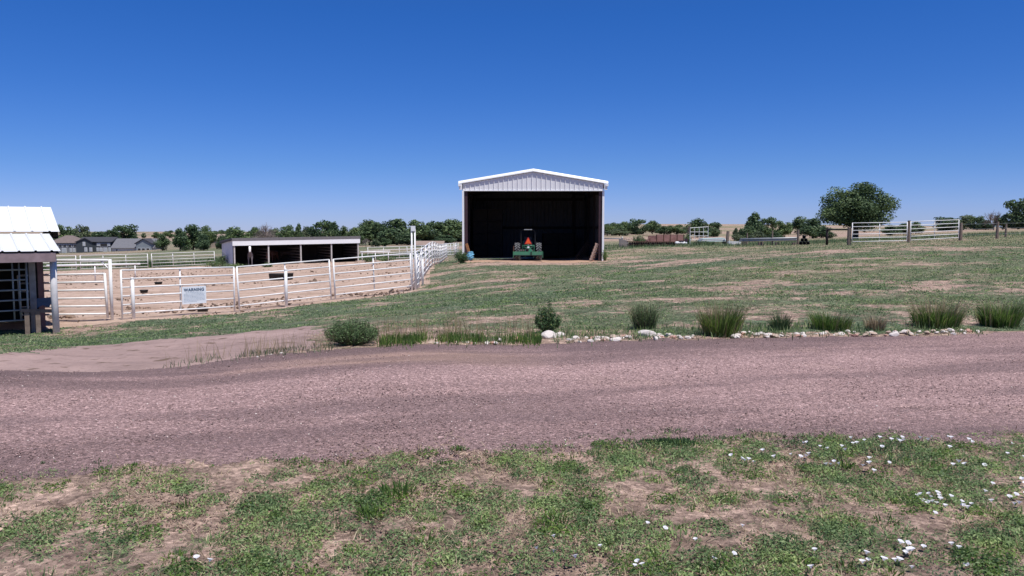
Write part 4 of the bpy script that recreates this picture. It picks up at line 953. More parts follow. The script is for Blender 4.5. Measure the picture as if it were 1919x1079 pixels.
# slow-vehicle triangle
zt = P(990, 458, 50).z - ZF; zt2 = P(990, 446, 50).z - ZF
b = MB(); cz = (zt + zt2) / 2
b.prism([(-0.24, -0.02, zt), (0.24, -0.02, zt), (0.02, -0.02, zt2 + 0.02), (-0.02, -0.02, zt2 + 0.02)], (0, 0.01, 0)); sg = b.build('triangle_sign', M['red_edge'], T)
b = MB(); b.prism([(-0.175, -0.026, zt + 0.035), (0.175, -0.026, zt + 0.035), (0, -0.026, zt2 - 0.035)], (0, 0.004, 0)); b.build('orange_face', M['orange'], sg)
b = MB(); b.bar((0, 0.0, zt - 0.3), (0, 0.0, zt + 0.1), 0.03, 0.05); b.build('sign_stalk', M['galv'], T)
# three point frame and box blade
BL = empty('box_blade', (0, -0.75, 0), 0); BL.parent = T
b = MB(); zA = P(990, 460.5, 49.6).z - ZF
b.tube([(-0.37, 0.25, 0.45), (-0.37, 0.2, zA), (0.37, 0.2, zA), (0.37, 0.25, 0.45)], 0.032, 8); b.tube([(-0.37, 0.2, zA - 0.05), (0, 0.45, 0.75), (0.37, 0.2, zA - 0.05)], 0.018, 6)
b.tube([(-0.30, 0.1, 0.48), (-0.12, 0.2, zA - 0.15), (0, 0.25, zA - 0.05)], 0.014, 6); b.tube([(0.28, 0.1, 0.48), (0.22, 0.15, 0.7), (0.02, 0.22, zA - 0.1)], 0.016, 6)
b.build('hitch_frame', M['green_paint'], BL, True)
b = MB(); b.box((0.0, 0.16, zA - 0.11), (0.13, 0.03, 0.1)); b.build('plate', M['white_trim'], BL)
bz0 = P(990, 488, 49.3).z - ZF; bz1 = P(990, 480, 49.3).z - ZF
b = MB()
b.box((-0.03, -0.20, 0.46), (1.86, 0.04, 0.18)); b.box((-0.03, 0.05, 0.56), (1.86, 0.48, 0.03)); b.box((-0.03, 0.28, 0.44), (1.86, 0.03, 0.22))
b.build('mouldboard', M['green_paint'], BL)
for s in (-1, 1): MB().box((s * 0.94 - 0.03, 0.02, 0.40), (0.03, 0.62, 0.40)).build('end_plate', M['green_paint'], BL)
b = MB(); b.box((-0.03, -0.215, 0.345), (1.84, 0.02, 0.05)); b.build('cutting_edge', M['black'], BL)
b = MB(); b.box((0.17, -0.23, 0.47), (0.07, 0.05, 0.24)); b.build('centre_bracket', M['girt'], BL)
for xx in (-0.6, -0.2, 0.35, 0.7): MB().box((xx, 0.05, 0.42), (0.03, 0.07, 0.5)).build('shank', M['green_paint'], BL)
b = MB(); b.cyl((0.12, 0.12, 0.68), (0, 1, 0), 0.10, 0.18); b.box((0.12, 0.12, 0.6), (0.22, 0.2, 0.1)); b.build('gearbox', M['green_paint'], BL)
MB().tube([(-0.95, -0.05, 0.05), (-0.95, -0.05, 0.95)], 0.03, 8).build('side_stand', M['rust'], BL)

# ------------------------------------------------------------------ loafing shed
LF = Vector((P(437, 497, 75).x, 75, 0)); RF_ = Vector((P(672, 490, 82).x, 82, 0))
ud = (RF_ - LF); LW = ud.length; ud.normalize(); bd = Vector((-ud.y, ud.x, 0)); ang = math.atan2(ud.y, ud.x)
zl = g(LF.x, LF.y); zr = g(RF_.x, RF_.y); zb = (zl + zr) / 2
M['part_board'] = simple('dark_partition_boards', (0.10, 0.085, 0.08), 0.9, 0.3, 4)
M['stable_post'] = simple('chewed_white_post', (0.50, 0.47, 0.45), 0.85, 0.2, 5, dirt=((0.2, 0.15, 0.12), 0.6))
stable = empty('loafing_shed', (LF.x, LF.y, zl), ang, 'long low open horse shelter with white fascia and four bays', 'shed')
HF = P(437, 447.5, 75).z - zl; HFR = P(671, 443.5, 82).z - zl; HB = 2.25; D2 = 4.6
tilt = (HFR - HF) / LW
b = MB(); ribbed(b, (0, 0, 0), (0, 1, 0), (0, 0, 1), D2, lambda u: -0.3, lambda u: HF - (HF - HB) * u / D2 - 0.1, (-1, 0, 0), 0.23, 0.015, 0.02); b.build('side_wall', M['grey_wall'], stable)
b = MB(); b.box((LW, D2 / 2, HB / 2), (0.05, D2, HB + 0.6)); b.build('end_wall', M['grey_wall'], stable)
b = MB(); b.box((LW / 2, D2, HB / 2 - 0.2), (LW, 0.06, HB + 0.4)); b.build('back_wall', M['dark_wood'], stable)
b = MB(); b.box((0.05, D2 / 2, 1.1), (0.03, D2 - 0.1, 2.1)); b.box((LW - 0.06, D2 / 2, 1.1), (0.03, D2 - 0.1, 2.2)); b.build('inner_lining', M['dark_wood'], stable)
b = MB(); b.prism([(-0.15, -0.30, HF), (LW + 0.15, -0.30, HFR), (LW + 0.15, D2 + 0.2, HB + 0.1 + (HFR - HF)), (-0.15, D2 + 0.2, HB + 0.1)], (0, 0, 0.08)); b.build('roof', M['grey_roof'], stable)
b = MB(); b.prism([(-0.08, -0.30, HF - 0.2), (LW + 0.08, -0.30, HFR - 0.2), (LW + 0.08, -0.30, HFR - 0.66), (-0.08, -0.30, HF - 0.66)], (0, 0.05, 0)); b.build('fascia', M['white_trim'], stable)
b = MB(); b.prism([(-0.12, -0.315, HF), (LW + 0.12, -0.315, HFR), (LW + 0.12, -0.315, HFR - 0.2), (-0.12, -0.315, HF - 0.2)], (0, 0.06, 0)); b.build('roof_edge', M['grey_roof'], stable)
b = MB(); b.prism([(-0.17, -0.37, HF - 0.01), (-0.17, D2 + 0.2, HB + 0.05), (-0.17, D2 + 0.2, HB - 0.10), (-0.17, -0.37, HF - 0.16)], (0.03, 0, 0)); b.build('bargeboard', M['dark_steel'], stable)
for i, t in enumerate((0.008, 0.263, 0.515, 0.765, 0.992)):
    x = LW * t; zg = g(*(LF + ud * x).xy) - zl
    MB().box((x, -0.15, (HF - 0.7 + tilt * x + zg) / 2), (0.13, 0.13, HF - 0.7 + tilt * x - zg + 0.2)).build('post', M['stable_post'], stable)
    b = MB(); b.box((x, -0.15, zg + 0.04), (0.5, 0.45, 0.12)); b.build('footing', M['rock_tan'], stable)
    if 0 < i:
        b = MB()
        for k in range(5): b.box((x - 0.1, 1.9, zg + 0.35 + k * 0.30), (0.05, 3.9, 0.13))
        b.build('partition', M['part_board'], stable)

# ------------------------------------------------------------------ horses
def horse(p, rz, coat, face, label, head=0.0, scale=1.0, mane='black'):
    nodes = [((0, 0, 1.22), .25), ((.45, 0, 1.16), .27), ((.9, 0, 1.16), .25), ((1.12, 0, 1.34), .17), ((1.36, 0, 1.62 - head * .35), .14), ((1.54, 0, 1.84 - head * .8), .125),
             ((1.72, 0, 1.64 - head * .9), .115), ((1.84, 0, 1.36 - head * .95), .085), ((-.22, 0, 1.15), .2)]
    edges = [(0, 1), (1, 2), (2, 3), (3, 4), (4, 5), (5, 6), (6, 7), (0, 8)]
    def chain(start, pts):
        prev = start
        for q_ in pts: nodes.append(q_); edges.append((prev, len(nodes) - 1)); prev = len(nodes) - 1
    for s in (-1, 1):
        chain(2, [((.93, s * .15, .92), .12), ((.97, s * .16, .50), .058), ((.96, s * .16, .16), .042), ((1.01, s * .16, .03), .055)])
        chain(8, [((-.12, s * .17, .88), .15), ((-.28, s * .17, .52), .062), ((-.22, s * .17, .16), .042), ((-.17, s * .17, .03), .055)])
        chain(5, [((1.50, s * .06, 1.93 - head * .8), .03), ((1.50, s * .075, 2.0 - head * .8), .012)])
    me = bpy.data.meshes.new('horse_body'); me.from_pydata([q_[0] for q_ in nodes], edges, [])
    o = link_mesh('body', me); md = o.modifiers.new('skin', 'SKIN'); sv = me.skin_vertices[0].data
    for k, q_ in enumerate(nodes): sv[k].radius = (q_[1], q_[1])
    sv[0].use_root = True; o.modifiers.new('sub', 'SUBSURF').levels = 2
    bpy.context.view_layer.update()
    m2 = bpy.data.meshes.new_from_object(o.evaluated_get(bpy.context.evaluated_depsgraph_get())); bpy.data.objects.remove(o)
    m2.materials.clear(); m2.materials.append(coat); m2.materials.append(face); m2.materials.append(M['black'])
    for pl in m2.polygons:
        c = pl.center; pl.use_smooth = True
        if c.x > 1.45 and abs(c.y) < 0.13 and c.z > 1.3 - head: pl.material_index = 1
        if c.z < 0.07: pl.material_index = 2
    root = empty('horse', p, rz, label, 'horse', None); root.scale = (scale,) * 3
    link_mesh('body', m2, root)
    b = MB(); b.tube([(-.38, 0, 1.25), (-.5, 0, 1.05), (-.5, 0, .75), (-.47, 0, .5)], [.04, .07, .08, .02], 8); b.build('tail', M[mane], root, True)
    b = MB(); b.tube([(1.0, 0.02, 1.5), (1.22, 0.02, 1.72 - head * .3), (1.46, 0.02, 1.97 - head * .8)], [.03, .05, .03], 6); b.build('mane', M[mane], root, True)
    b = MB()
    for s in (-1, 1): b.cyl((1.66, s * .085, 1.77 - head * .9), (0, 1, 0), .018, .02, 8)
    b.build('eyes', M['black'], root)
grey_coat = simple('grey_brown_horse_coat', (0.17, 0.15, 0.16), 0.7, 0.25, 3); shaded_chest_coat = simple('chestnut_horse_coat_shaded', (0.06, 0.025, 0.018), 0.6, 0.2, 3); dark_coat = simple('dark_bay_horse_coat', (0.035, 0.022, 0.018), 0.6, 0.2, 3)  # chestnut coat darkened: the shade of the bay is painted into it
white_hair = simple('white_horse_face', (0.78, 0.76, 0.74), 0.7, 0.06, 5); lit_red_face = simple('red_horse_face_lit', (0.32, 0.13, 0.09), 0.7, 0.1, 5)  # red face kept much lighter than its coat, painted as the lit part
def in_stable(t, dpt): 
    q_ = LF + ud * (LW * t) + bd * dpt; return Vector((q_.x, q_.y, g(q_.x, q_.y)))
horse(in_stable(0.15, 1.15), R(-72), grey_coat, white_hair, 'grey horse with a white face looking out of the first bay')
horse(in_stable(0.375, 2.6), R(-100), shaded_chest_coat, lit_red_face, 'chestnut horse with lowered head in the second bay', head=0.75)
horse(in_stable(0.45, 3.4), R(15), dark_coat, dark_coat, 'dark bay horse standing deep in the second bay', head=0.1)

# ------------------------------------------------------------------ the open barn at the left edge
fd = Vector((0.80, 0.60, 0)); kd = Vector((-0.60, 0.80, 0))
c0 = P(112, 470, 20.3); zg = g(P(105, 628, 20).x, 20.0)
LB = 9.0
barn = empty('open_barn', (c0.x, c0.y, zg), math.atan2(fd.y, fd.x), 'white metal roofed open barn cut by the left picture edge', 'barn')
he = c0.z - zg; zt_ = P(82, 437.5, 22).z - zg; d1 = 2.3
ht = P(100, 437, 22.2).z - zg + 0.05; hr = P(93, 387.5, 23.4).z - zg; d3 = 1.75
def slope_sheet(name, x0, x1, ya, za, yb, zb_, sp=0.30):
    a = Vector((x0, ya, za)); v = Vector((0, yb - ya, zb_ - za)); L_ = v.length; nn = Vector((1, 0, 0)).cross(v).normalized()
    b = MB(); ribbed(b, a, (1, 0, 0), v, x1 - x0, lambda u: 0, lambda u: L_, nn, sp, 0.025, 0.035); return b.build(name, M['roof_sheet'], barn)
slope_sheet('lean_to_roof', -LB, 0.02, 0, he, d1, zt_, 0.36)
slope_sheet('main_roof', -LB, 0.28, d1 - 0.05, ht, d1 + d3, hr, 0.42)
slope_sheet('rear_roof', -LB, 0.28, d1 + d3, hr, d1 + 2 * d3, ht, 0.42)
b = MB(); b.box((-LB / 2 - 0.04, 0.05, he - 0.16), (LB - 0.1, 0.05, 0.24)); b.build('fascia_board', M['fascia'], barn)
b = MB(); b.bar((-0.1, 0.1, he - 0.11), (-0.1, d1, zt_ - 0.11), 0.05, 0.18); b.build('end_rafter', M['dark_wood'], barn)
b = MB(); b.prism([(0.25, d1 + 0.05, ht - 0.04), (0.25, d1 + d3, hr - 0.04), (0.25, d1 + 2 * d3, ht - 0.04), (0.25, d1 + 2 * d3, ht - 0.2), (0.25, d1 + 0.05, ht - 0.2)], (-0.04, 0, 0)); b.build('bargeboard', M['dark_wood'], barn)
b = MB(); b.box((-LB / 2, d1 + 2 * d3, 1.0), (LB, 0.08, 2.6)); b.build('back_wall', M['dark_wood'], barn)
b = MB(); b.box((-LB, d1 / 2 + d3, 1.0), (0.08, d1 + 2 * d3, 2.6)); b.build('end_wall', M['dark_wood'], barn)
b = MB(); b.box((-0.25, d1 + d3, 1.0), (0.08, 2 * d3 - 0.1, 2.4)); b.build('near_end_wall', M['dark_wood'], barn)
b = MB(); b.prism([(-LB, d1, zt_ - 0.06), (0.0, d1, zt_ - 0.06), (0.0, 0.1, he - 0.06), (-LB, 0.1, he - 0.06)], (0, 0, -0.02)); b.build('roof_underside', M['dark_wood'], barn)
post_white = simple('peeling_white_post', (0.62, 0.60, 0.60), 0.8, 0.12, 6, dirt=((0.2, 0.15, 0.12), 0.8))
MB().tube([(-0.12, 0.30, -0.15), (-0.14, 0.30, 1.0), (-0.13, 0.28, he - 0.2)], 0.085, 10).build('corner_post', post_white, barn, True)
MB().box((-0.55, 1.1, 0.95), (0.15, 0.15, 2.2)).build('inner_post', M['grey_boards'], barn)
MB().box((-0.30, 1.7, 0.9), (0.14, 0.14, 2.1)).build('inner_post', M['rust_pink'], barn)
MB().box((-3.4, 0.30, 0.95), (0.15, 0.15, 2.1)).build('front_post', M['grey_boards'], barn)
st = panel(2.7, 1.95, 7, 0, 'grey pipe stall panel inside the open barn', 'stall panel', None, 'galv', 0.024, 'stall_panel', 0.25)
bm_ = Matrix.Translation((c0.x, c0.y, zg)) @ Matrix.Rotation(math.atan2(fd.y, fd.x), 4, 'Z')
st.matrix_world = bm_ @ Matrix.Translation((-3.35, 0.95, 0))
for xx in (2.35, 2.5): MB().tube([(xx, 0.04, 0.3), (xx, 0.04, 2.0)], 0.02, 8).build('upright', M['galv'], st, True)
MB().tube([(1.45, 0.0, 0.85), (1.5, 0.0, 1.25)], 0.015, 6).build('latch', M['galv'], st)
q_ = bm_ @ Vector((-0.32, 0.75, 0.78))
root = empty('saddle_blanket', q_, math.atan2(fd.y, fd.x), 'dark blue blanket hanging beside the barn corner post', 'blanket')
b = MB(); b.prism([(-.17, 0, .12), (.15, 0, .14), (.17, 0, .0), (.1, 0, -.12), (-.05, 0, -.06), (-.18, 0, -.13)], (0, 0.09, 0)); b.build('cloth', M['navy'], root)
root = empty('hitching_rail', bm_ @ Vector((-0.75, 0.62, 0)), math.atan2(fd.y, fd.x), 'weathered plank rail at the barn corner under the blanket', 'rail')
MB().bar((-0.15, 0, 0.62), (0.62, 0.1, 0.55), 0.05, 0.09).build('rail', M['old_wood'], root)
for xx in (0.0, 0.25): MB().box((xx, 0.05, 0.28), (0.11, 0.08, 0.62)).build('leg', M['old_wood'], root)

# ------------------------------------------------------------------ right hand gates and posts
def wood_post(px, Y, top, w, label, m='old_wood', name='wooden_post', lean=0.0, group=None):
    p = GD(px, Y); h = P(px, top, Y).z - p.z
    root = empty(name, p, random.uniform(0, 1), label, 'post', group)
    b = MB(); b.tube([(0, 0, -0.15), (lean * .4, 0, h * .5), (lean, 0, h)], [w * 0.55, w * 0.5, w * 0.46], 9); b.build('timber', M[m], root)
    return root
def field_gate(px0, px1, Y0, Y1, top0, bot0, label):
    a = GD(px0, Y0); b_ = GD(px1, Y1); h = 1.28
    z0 = P(px0, bot0, Y0).z
    o = panel((b_ - a).length, h, 6, 1, label, 'gate', 'pair of white field gates', 'white_pipe', 0.025, 'field_gate', 0.0)
    a.z = z0; b_.z = P(px1, bot0 - (5 if px1 > 1750 else 2), Y1).z
    place(o, a, b_)
    return o
field_gate(1593, 1697, 50, 50.6, 416, 455, 'left white six bar field gate below the big tree')
field_gate(1702, 1793, 50.6, 52.5, 414, 452, 'right white six bar field gate by the dry field')
wood_post(1588, 50.2, 426, 0.24, 'weathered wooden post at the left end of the field gates')
wood_post(1699, 50.7, 413, 0.20, 'wooden post between the two field gates')
wood_post(1796, 52.6, 417, 0.22, 'wooden post at the right end of the field gates')
wood_post(1864, 56, 415, 0.20, 'thick wooden post standing in the dry field at right')
wood_post(1880, 62, 419, 0.15, 'thinner wooden post behind the thick one in the dry field')
wood_post(1493, 66, 430, 0.2, 'dark wooden post beside the stack of black pipes'); wood_post(1445, 68, 432, 0.14, 'slim grey post over the long grey pipes')
wood_post(1361, 74, 433, 0.30, 'broken tree stump post left of the low shrubs', lean=0.08)
wood_post(1398, 78, 436, 0.14, 'short wooden post among the sagebrush')
p = GD(1547, 55); q2 = GD(1587, 51.5)
root = empty('brace_frame', p, 0, 'dark pipe H brace left of the field gates', 'fence brace')
MB().tube([(0, 0, -.1), (0, 0, P(1547, 428, 55).z - p.z)], 0.09, 8).build('post', M['girt'], root, True)
MB().tube([(0, 0, P(1547, 430, 55).z - p.z), Vector(q2 - p) + Vector((0, 0, P(1587, 430, 51.5).z - q2.z))], 0.05, 8).build('cross_rail', M['girt'], root, True)
# wire fence lines in the field at right
root = empty('wire_fence', GD(1796, 52.6), 0, 'thin wire fence running right from the field gates', 'fence')
b = MB(); pa = GD(1796, 52.6); pb = GD(1864, 56); pc = GD(1990, 60)
for h in (0.35, 0.75, 1.1): b.tube([Vector((0, 0, h)), pb - pa + Vector((0, 0, h)), pc - pa + Vector((0, 0, h))], 0.006, 4)
b.build('wires', M['galv'], root)

# ------------------------------------------------------------------ the row of old farm gear
p0 = GD(1163, 72); root = empty('pipe_rail', GD(1128, 74), 0, 'grey pipe rail between the metal shed and the wire crate', 'rail')
dd = GD(1166, 72) - GD(1128, 74); hh = P(1128, 446.5, 74).z - GD(1128, 74).z
MB().tube([Vector((0, 0, hh)), dd + Vector((0, 0, P(1166, 447, 72).z - GD(1166, 72).z))], 0.05, 8).build('rail', M['galv'], root, True)
for t in (0.02, 0.98): MB().tube([dd * t, dd * t + Vector((0, 0, hh + .02))], 0.05, 8).build('post', M['galv'], root, True)
p = GD(1171, 71); root = empty('wire_crate', p, 0.2, 'leaning dark wire crate at the left end of the old farm gear', 'crate')
b = MB()
for i in range(6):
    x = -0.42 + i * 0.17; b.tube([(x, 0, 0), (x + 0.12, 0.3, 0.95 - 0.05 * i)], 0.022, 5)
for z in (0.1, 0.35, 0.6, 0.85): b.tube([(-0.42 + .12 * z, .3 * z, z), (0.43 + .12 * z, .3 * z, z * 0.85)], 0.02, 5)
b.build('front_mesh', M['grey_twig'], root)
b = MB(); b.prism([(-.4, .5, 0), (.45, .5, 0), (.45, .6, .6), (-.4, .6, .85)], (0, .05, 0)); b.build('back_sheet', M['grey_roof'], root)
# disc harrow
pL = GD(1176, 70); pR = GD(1261, 70.5); hv = pR - pL
root = empty('disc_harrow', pL, math.atan2(hv.y, hv.x), 'long rusty disc harrow lying in the grass right of the shed', 'harrow')
LH = hv.length
b = MB()
for y in (-0.35, 0.35): b.bar((0, y, 0.52), (LH, y, 0.50), 0.09, 0.07)
for k in range(6): b.bar((LH * (k + .3) / 6, -0.4, 0.5), (LH * (k + .7) / 6, 0.4, 0.5), 0.07, 0.06)
b.build('frame', M['rust'], root)
for y in (-0.35, 0.35):
    gng = MB().cyl((LH / 2, y, 0.25), (1, 0, 0), 0.03, LH, 8).build('gang_axle', M['rust'], root)
    for k in range(20):
        d_ = MB(); x = LH * (k + .5) / 20
        d_.lathe([(0.001, 0.05), (0.13, 0.03), (0.25, -0.01), (0.25, -0.022), (0.13, 0.015), (0.001, 0.035)], 16); o = d_.build('disc', M['dark_steel'], gng); o.location = (x, y, 0.25); o.rotation_euler = (0, R(90), R(14 if y < 0 else -14))
b = MB(); b.bar((LH * .45, 0.3, .55), (LH * .5, 1.4, 0.5), .08, .08); b.tube([(LH * .3, 0, .5), (LH * .32, 0, 1.1), (LH * .5, .2, 1.0)], .025, 6); b.build('drawbar', M['rust'], root)
# rusty wagon box
pL = GD(1203, 84); pR = GD(1280, 86); hv = pR - pL; LH = hv.length; hh = P(1260, 438, 85).z - GD(1260, 85).z
root = empty('rusty_wagon_box', pL, math.atan2(hv.y, hv.x), 'faded rust red wagon side behind the disc harrow', 'wagon')
b = MB(); b.box((LH * .66, 0, hh * .56), (LH * .68, 0.06, hh * .84)); b.box((LH * .17, 0.0, hh * .28), (LH * .3, 0.06, hh * .5)); b.box((LH * .66, 1.6, hh * .5), (LH * .68, .06, hh * .8)); b.build('side_boards', M['rust_pink'], root)
b = MB()
for t in (.02, .17, .33, .5, .66, .83, .99): b.box((LH * t, -0.06, hh * (.5 if t > .3 else .35)), (.07, .05, hh * (1.0 if t > .3 else .65)))
b.build('stakes', M['rust'], root)
b = MB(); b.box((LH / 2, .8, .15), (LH, 1.6, .12)); b.build('bed', M['rust'], root)
p = GD(1217, 81.5); root = leafy_shrub('shrub', GD(1195, 82), 1.7, 1.35, M['leaf_mid'], 40, 2200, 0.055, 'green bush growing behind the left end of the disc harrow', 'bush', taper=.5)
leafy_shrub('shrub', GD(1287, 80), 0.9, 1.5, M['leaf_dark'], 30, 1500, 0.06, 'dark bush between rusty wagon side and wire panel frame', 'bush', taper=.5)
p = GD(1275, 76); root = empty('white_tank', p, 0.1, 'small white tank lying at the end of the rusty wagon', 'tank')
b = MB(); b.tube([(-.6, 0, .17), (-.52, 0, .17), (.52, 0, .17), (.6, 0, .17)], [.07, .16, .16, .07], 12); b.build('barrel', M['white_trim'], root, True)
b = MB(); b.box((0, 0, .36), (.5, .3, .1)); b.cyl((.5, -.05, .45), (0, 1, 0), .16, .2, 12); b.build('fitting', M['dark_steel'], root)
# upright pipe panel
pL = GD(1291.5, 77); hh = P(1300, 427, 77).z - pL.z; wv = GD(1325, 77.5) - pL; LH = wv.length
root = empty('grid_panel', pL, math.atan2(wv.y, wv.x), 'tall pale pipe grid frame standing above the farm gear', 'frame')
b = MB(); b.tube([(0, 0, 0), (0, 0, hh), (LH, 0, hh + .12), (LH, 0, 0)], .035, 8); b.build('outer_frame', M['white_pipe'], root)
for t in (.25, .5, .74): MB().tube([(LH * t, 0, .35), (LH * t, 0, hh + .12 * t)], .022, 6).build('upright', M['white_pipe'], root)
for t in (.28, .52, .76): MB().tube([(0, 0, hh * t), (LH, 0, hh * t)], .022, 6).build('rail', M['white_pipe'], root)
# pale teal boat-like sheet stack
pL = GD(1308, 74.5); pR = GD(1362, 75); hv = pR - pL; LH = hv.length
root = empty('pale_sheet_stack', pL, math.atan2(hv.y, hv.x), 'pale teal roofing sheets stacked right of the pipe grid frame', 'sheets')
for k in range(3): MB().prism([(0.1 * k, -.5, .28 + k * .12), (LH - .25 * k, -.5, .34 + k * .12), (LH - .25 * k, .5, .36 + k * .12), (.1 * k, .5, .30 + k * .12)], (0, 0, .09)).build('sheet', M['teal' if k != 1 else 'white_sheet'], root)
b = MB()
for t in (.1, .5, .9): b.box((LH * t, 0, .14), (.12, 1.1, .28))
b.build('bearers', M['old_wood'], root)
leafy_shrub('weed', GD(1322, 73), 1.6, .55, M['leaf_mid'], 30, 1000, .05, 'dark weeds in front of the pipe grid frame', 'weed', taper=.4)
leafy_shrub('weed', GD(1306, 72.5), 1.1, .5, M['leaf_pale'], 30, 800, .05, 'pale weeds at the foot of the pipe grid frame', 'weed', taper=.4)
p = GD(1374, 72); root = empty('white_trough', p, 0.05, 'long low white trough in the grass right of the stump', 'trough')
b = MB(); b.prism([(-.55, -.18, .1), (.55, -.18, .1), (.6, -.22, .36), (-.6, -.22, .36)], (0, .4, 0)); b.build('basin', M['white_trim'], root); b = MB()
for s in (-.4, .4): b.box((s, 0, .05), (.08, .4, .1))
b.build('feet', M['old_wood'], root)
pL = GD(1386, 70); pR = GD(1491, 66.5); hv = pR - pL; LH = hv.length
for k in range(5):
    p = pL + Vector((0, .19 * (k % 3), .42 + .15 * (k // 3))); root = empty('irrigation_pipe', p, math.atan2(hv.y, hv.x), 'long grey irrigation pipe in the rack left of the black pipes', 'pipe', 'stacked grey irrigation pipes')
    MB().tube([(0.2 * (k % 2), 0, 0), (LH - .15 * (k % 3), 0, -(pL.z - pR.z))], .08, 10).build('tube', M['galv'], root, True)
root = empty('pipe_rack', pL, math.atan2(hv.y, hv.x), 'low wooden rack carrying the grey irrigation pipes', 'rack')
for t in (.06, .35, .65, .94): MB().box((LH * t, .2, .15), (.16, .8, .36)).build('bearer', M['old_wood'], root)
pB = GD(1505, 64)
for i, (dx, dz) in enumerate(((-.30, .14), (0, .14), (.30, .14), (-.18, .39), (.12, .39), (-.04, .64))):
    root = empty('black_pipe', pB + Vector((dx, 0, dz)), -0.36, 'black pipe end in the small pile beside the dark post', 'pipe', 'black pipes in a pile')
    b = MB(); b.lathe([(.001, -1.2), (.11, -1.2), (.11, -1.5), (.14, -1.5), (.14, 1.5), (.11, 1.5), (.11, 1.2), (.001, 1.2)], 14); o = b.build('tube', M['black'], root, True); o.rotation_euler = (R(90), 0, 0)

# ------------------------------------------------------------------ trees
def crown_mesh(seed, nb, nl, leaf, m, z0=0.07, shape='round'):
    r = np.random.default_rng(seed); cs = []; rs = []
    while len(cs) < nb:
        c = r.uniform(-1, 1, 3)
        if np.linalg.norm(c) > 1: continue
        zz = (c[2] + 1) / 2
        wd = {'round': 0.36 * (1.0 - 0.35 * abs(zz - 0.45)), 'tall': 0.26 * (1.1 - 0.7 * zz), 'wide': 0.40 * (1.0 - 0.5 * zz), 'knob': 0.36 * (1 - 0.8 * zz)}[shape]
        cs.append((c[0] * wd, c[1] * wd, z0 + (0.88 - z0) * zz)); rs.append((0.78 if nb > 60 else 1.0) * r.uniform(0.085, 0.17) * (1.15 - 0.4 * zz))
    cs = np.array(cs); rs = np.array(rs)
    k = r.choice(nb, nl, p=rs ** 2 / (rs ** 2).sum()); d = r.normal(0, 1, (nl, 3)); d /= np.linalg.norm(d, axis=1)[:, None]
    p = cs[k] + d * (rs[k] * r.uniform(0.5, 1.3, nl) ** 0.75)[:, None]
    global rng
    keep_ = rng; rng = r
    v, f = leaf_quads(p, d + r.normal(0, 0.6, (nl, 3)), r.uniform(0.6, 1.4, nl) * leaf, 0.65); rng = keep_
    v[:, 2] = np.maximum(v[:, 2], 0.02)
    v[:, 2] *= 1.0 / v[:, 2].max(); sc = np.percentile(np.abs(v[:, :2]), 99.0); v[:, :2] *= 0.5 / sc
    return np_mesh('crown', v, f, m), cs
def trunk_mesh(cs, seed, m, r0=0.028):
    r = random.Random(seed); b = MB(); b.tube([(0, 0, -0.03), (r.uniform(-.02, .02), r.uniform(-.02, .02), 0.2), (r.uniform(-.04, .04), 0, 0.45), (r.uniform(-.05, .05), 0, 0.75)], [r0 * 1.25, r0, r0 * .65, r0 * .2], 8)
    for c in cs[:9]: b.tube([(0, 0, 0.12 + 0.3 * r.random() * c[2]), (c[0] * .55, c[1] * .55, c[2] * .7), tuple(c)], [r0 * .5, r0 * .35, r0 * .12], 6)
    o = b.build('trunk', m); me = o.data; bpy.data.objects.remove(o); return me
TP = {}
for k, (seed, nb, nl, leaf, m, shp) in {'dark_a': (1, 22, 2600, .030, 'leaf_dark', 'round'), 'dark_b': (2, 26, 2800, .028, 'leaf_dark', 'wide'), 'mid_a': (3, 20, 2600, .030, 'leaf_mid', 'round'),
        'mid_b': (4, 28, 2800, .028, 'leaf_mid', 'wide'), 'mid_c': (5, 16, 2000, .030, 'leaf_mid', 'tall'), 'pale': (6, 20, 2400, .030, 'leaf_pale', 'round'), 'dark_t': (7, 18, 2200, .030, 'leaf_dark', 'tall'), 'dark_c': (8, 24, 2600, .028, 'leaf_dark', 'knob')}.items():
    cm, cs = crown_mesh(seed, int(nb * 1.3), int(nl * 1.35), leaf * 1.05, M[m], 0.07, shp); TP[k] = (cm, trunk_mesh(cs, seed, M['bark']))
def twig_mesh(seed):
    r = random.Random(seed); b = MB()
    def grow(p, d, l, rad, dep):
        q_ = p + d * l; b.tube([p, q_], [rad, rad * .6], 5)
        if dep:
            for _ in range(4 if dep > 1 else 5):
                e = (d + Vector((r.gauss(0, .55), r.gauss(0, .55), r.gauss(.12, .35)))).normalized(); grow(p.lerp(q_, r.uniform(.45, 1)), e, l * r.uniform(.55, .8), rad * .55, dep - 1)
    for i in range(6): grow(Vector((0, 0, 0.12)), Vector((r.gauss(0, .5), r.gauss(0, .5), 1)).normalized(), 0.27, .014, 3)
    z = max(v[2] for v in b.v); w = max(max(abs(v[0]), abs(v[1])) for v in b.v); b.v = [(v[0] * .5 / w, v[1] * .5 / w, v[2] / z) for v in b.v]
    o = b.build('twigs', M['grey_twig']); me = o.data; bpy.data.objects.remove(o)
    b = MB(); b.tube([(0, 0, -.03), (0, 0, .25)], [.03, .02], 7); o = b.build('trunk', M['grey_twig']); me2 = o.data; bpy.data.objects.remove(o)
    return me, me2
TP['bare'] = twig_mesh(3)
def tree(px, top, wpx, Y, kind, label, cat='tree', name='tree', low=0.0, group=None):
    p = GD(px, Y); h = P(px, top, Y).z - p.z; w = wpx * 1.22 / F * Y
    root = empty(name if kind != 'bare' else 'bare_tree', p, random.uniform(0, 6.28), label, cat, group)
    cr, tk = TP[kind]
    a = link_mesh('crown' if kind != 'bare' else 'twigs', cr, root); b_ = link_mesh('trunk', tk, root)
    a.scale = b_.scale = (w, w, h)
    return root
LEFTG = 'trees beyond the paddock'; RIGHTG = 'trees beyond the field'
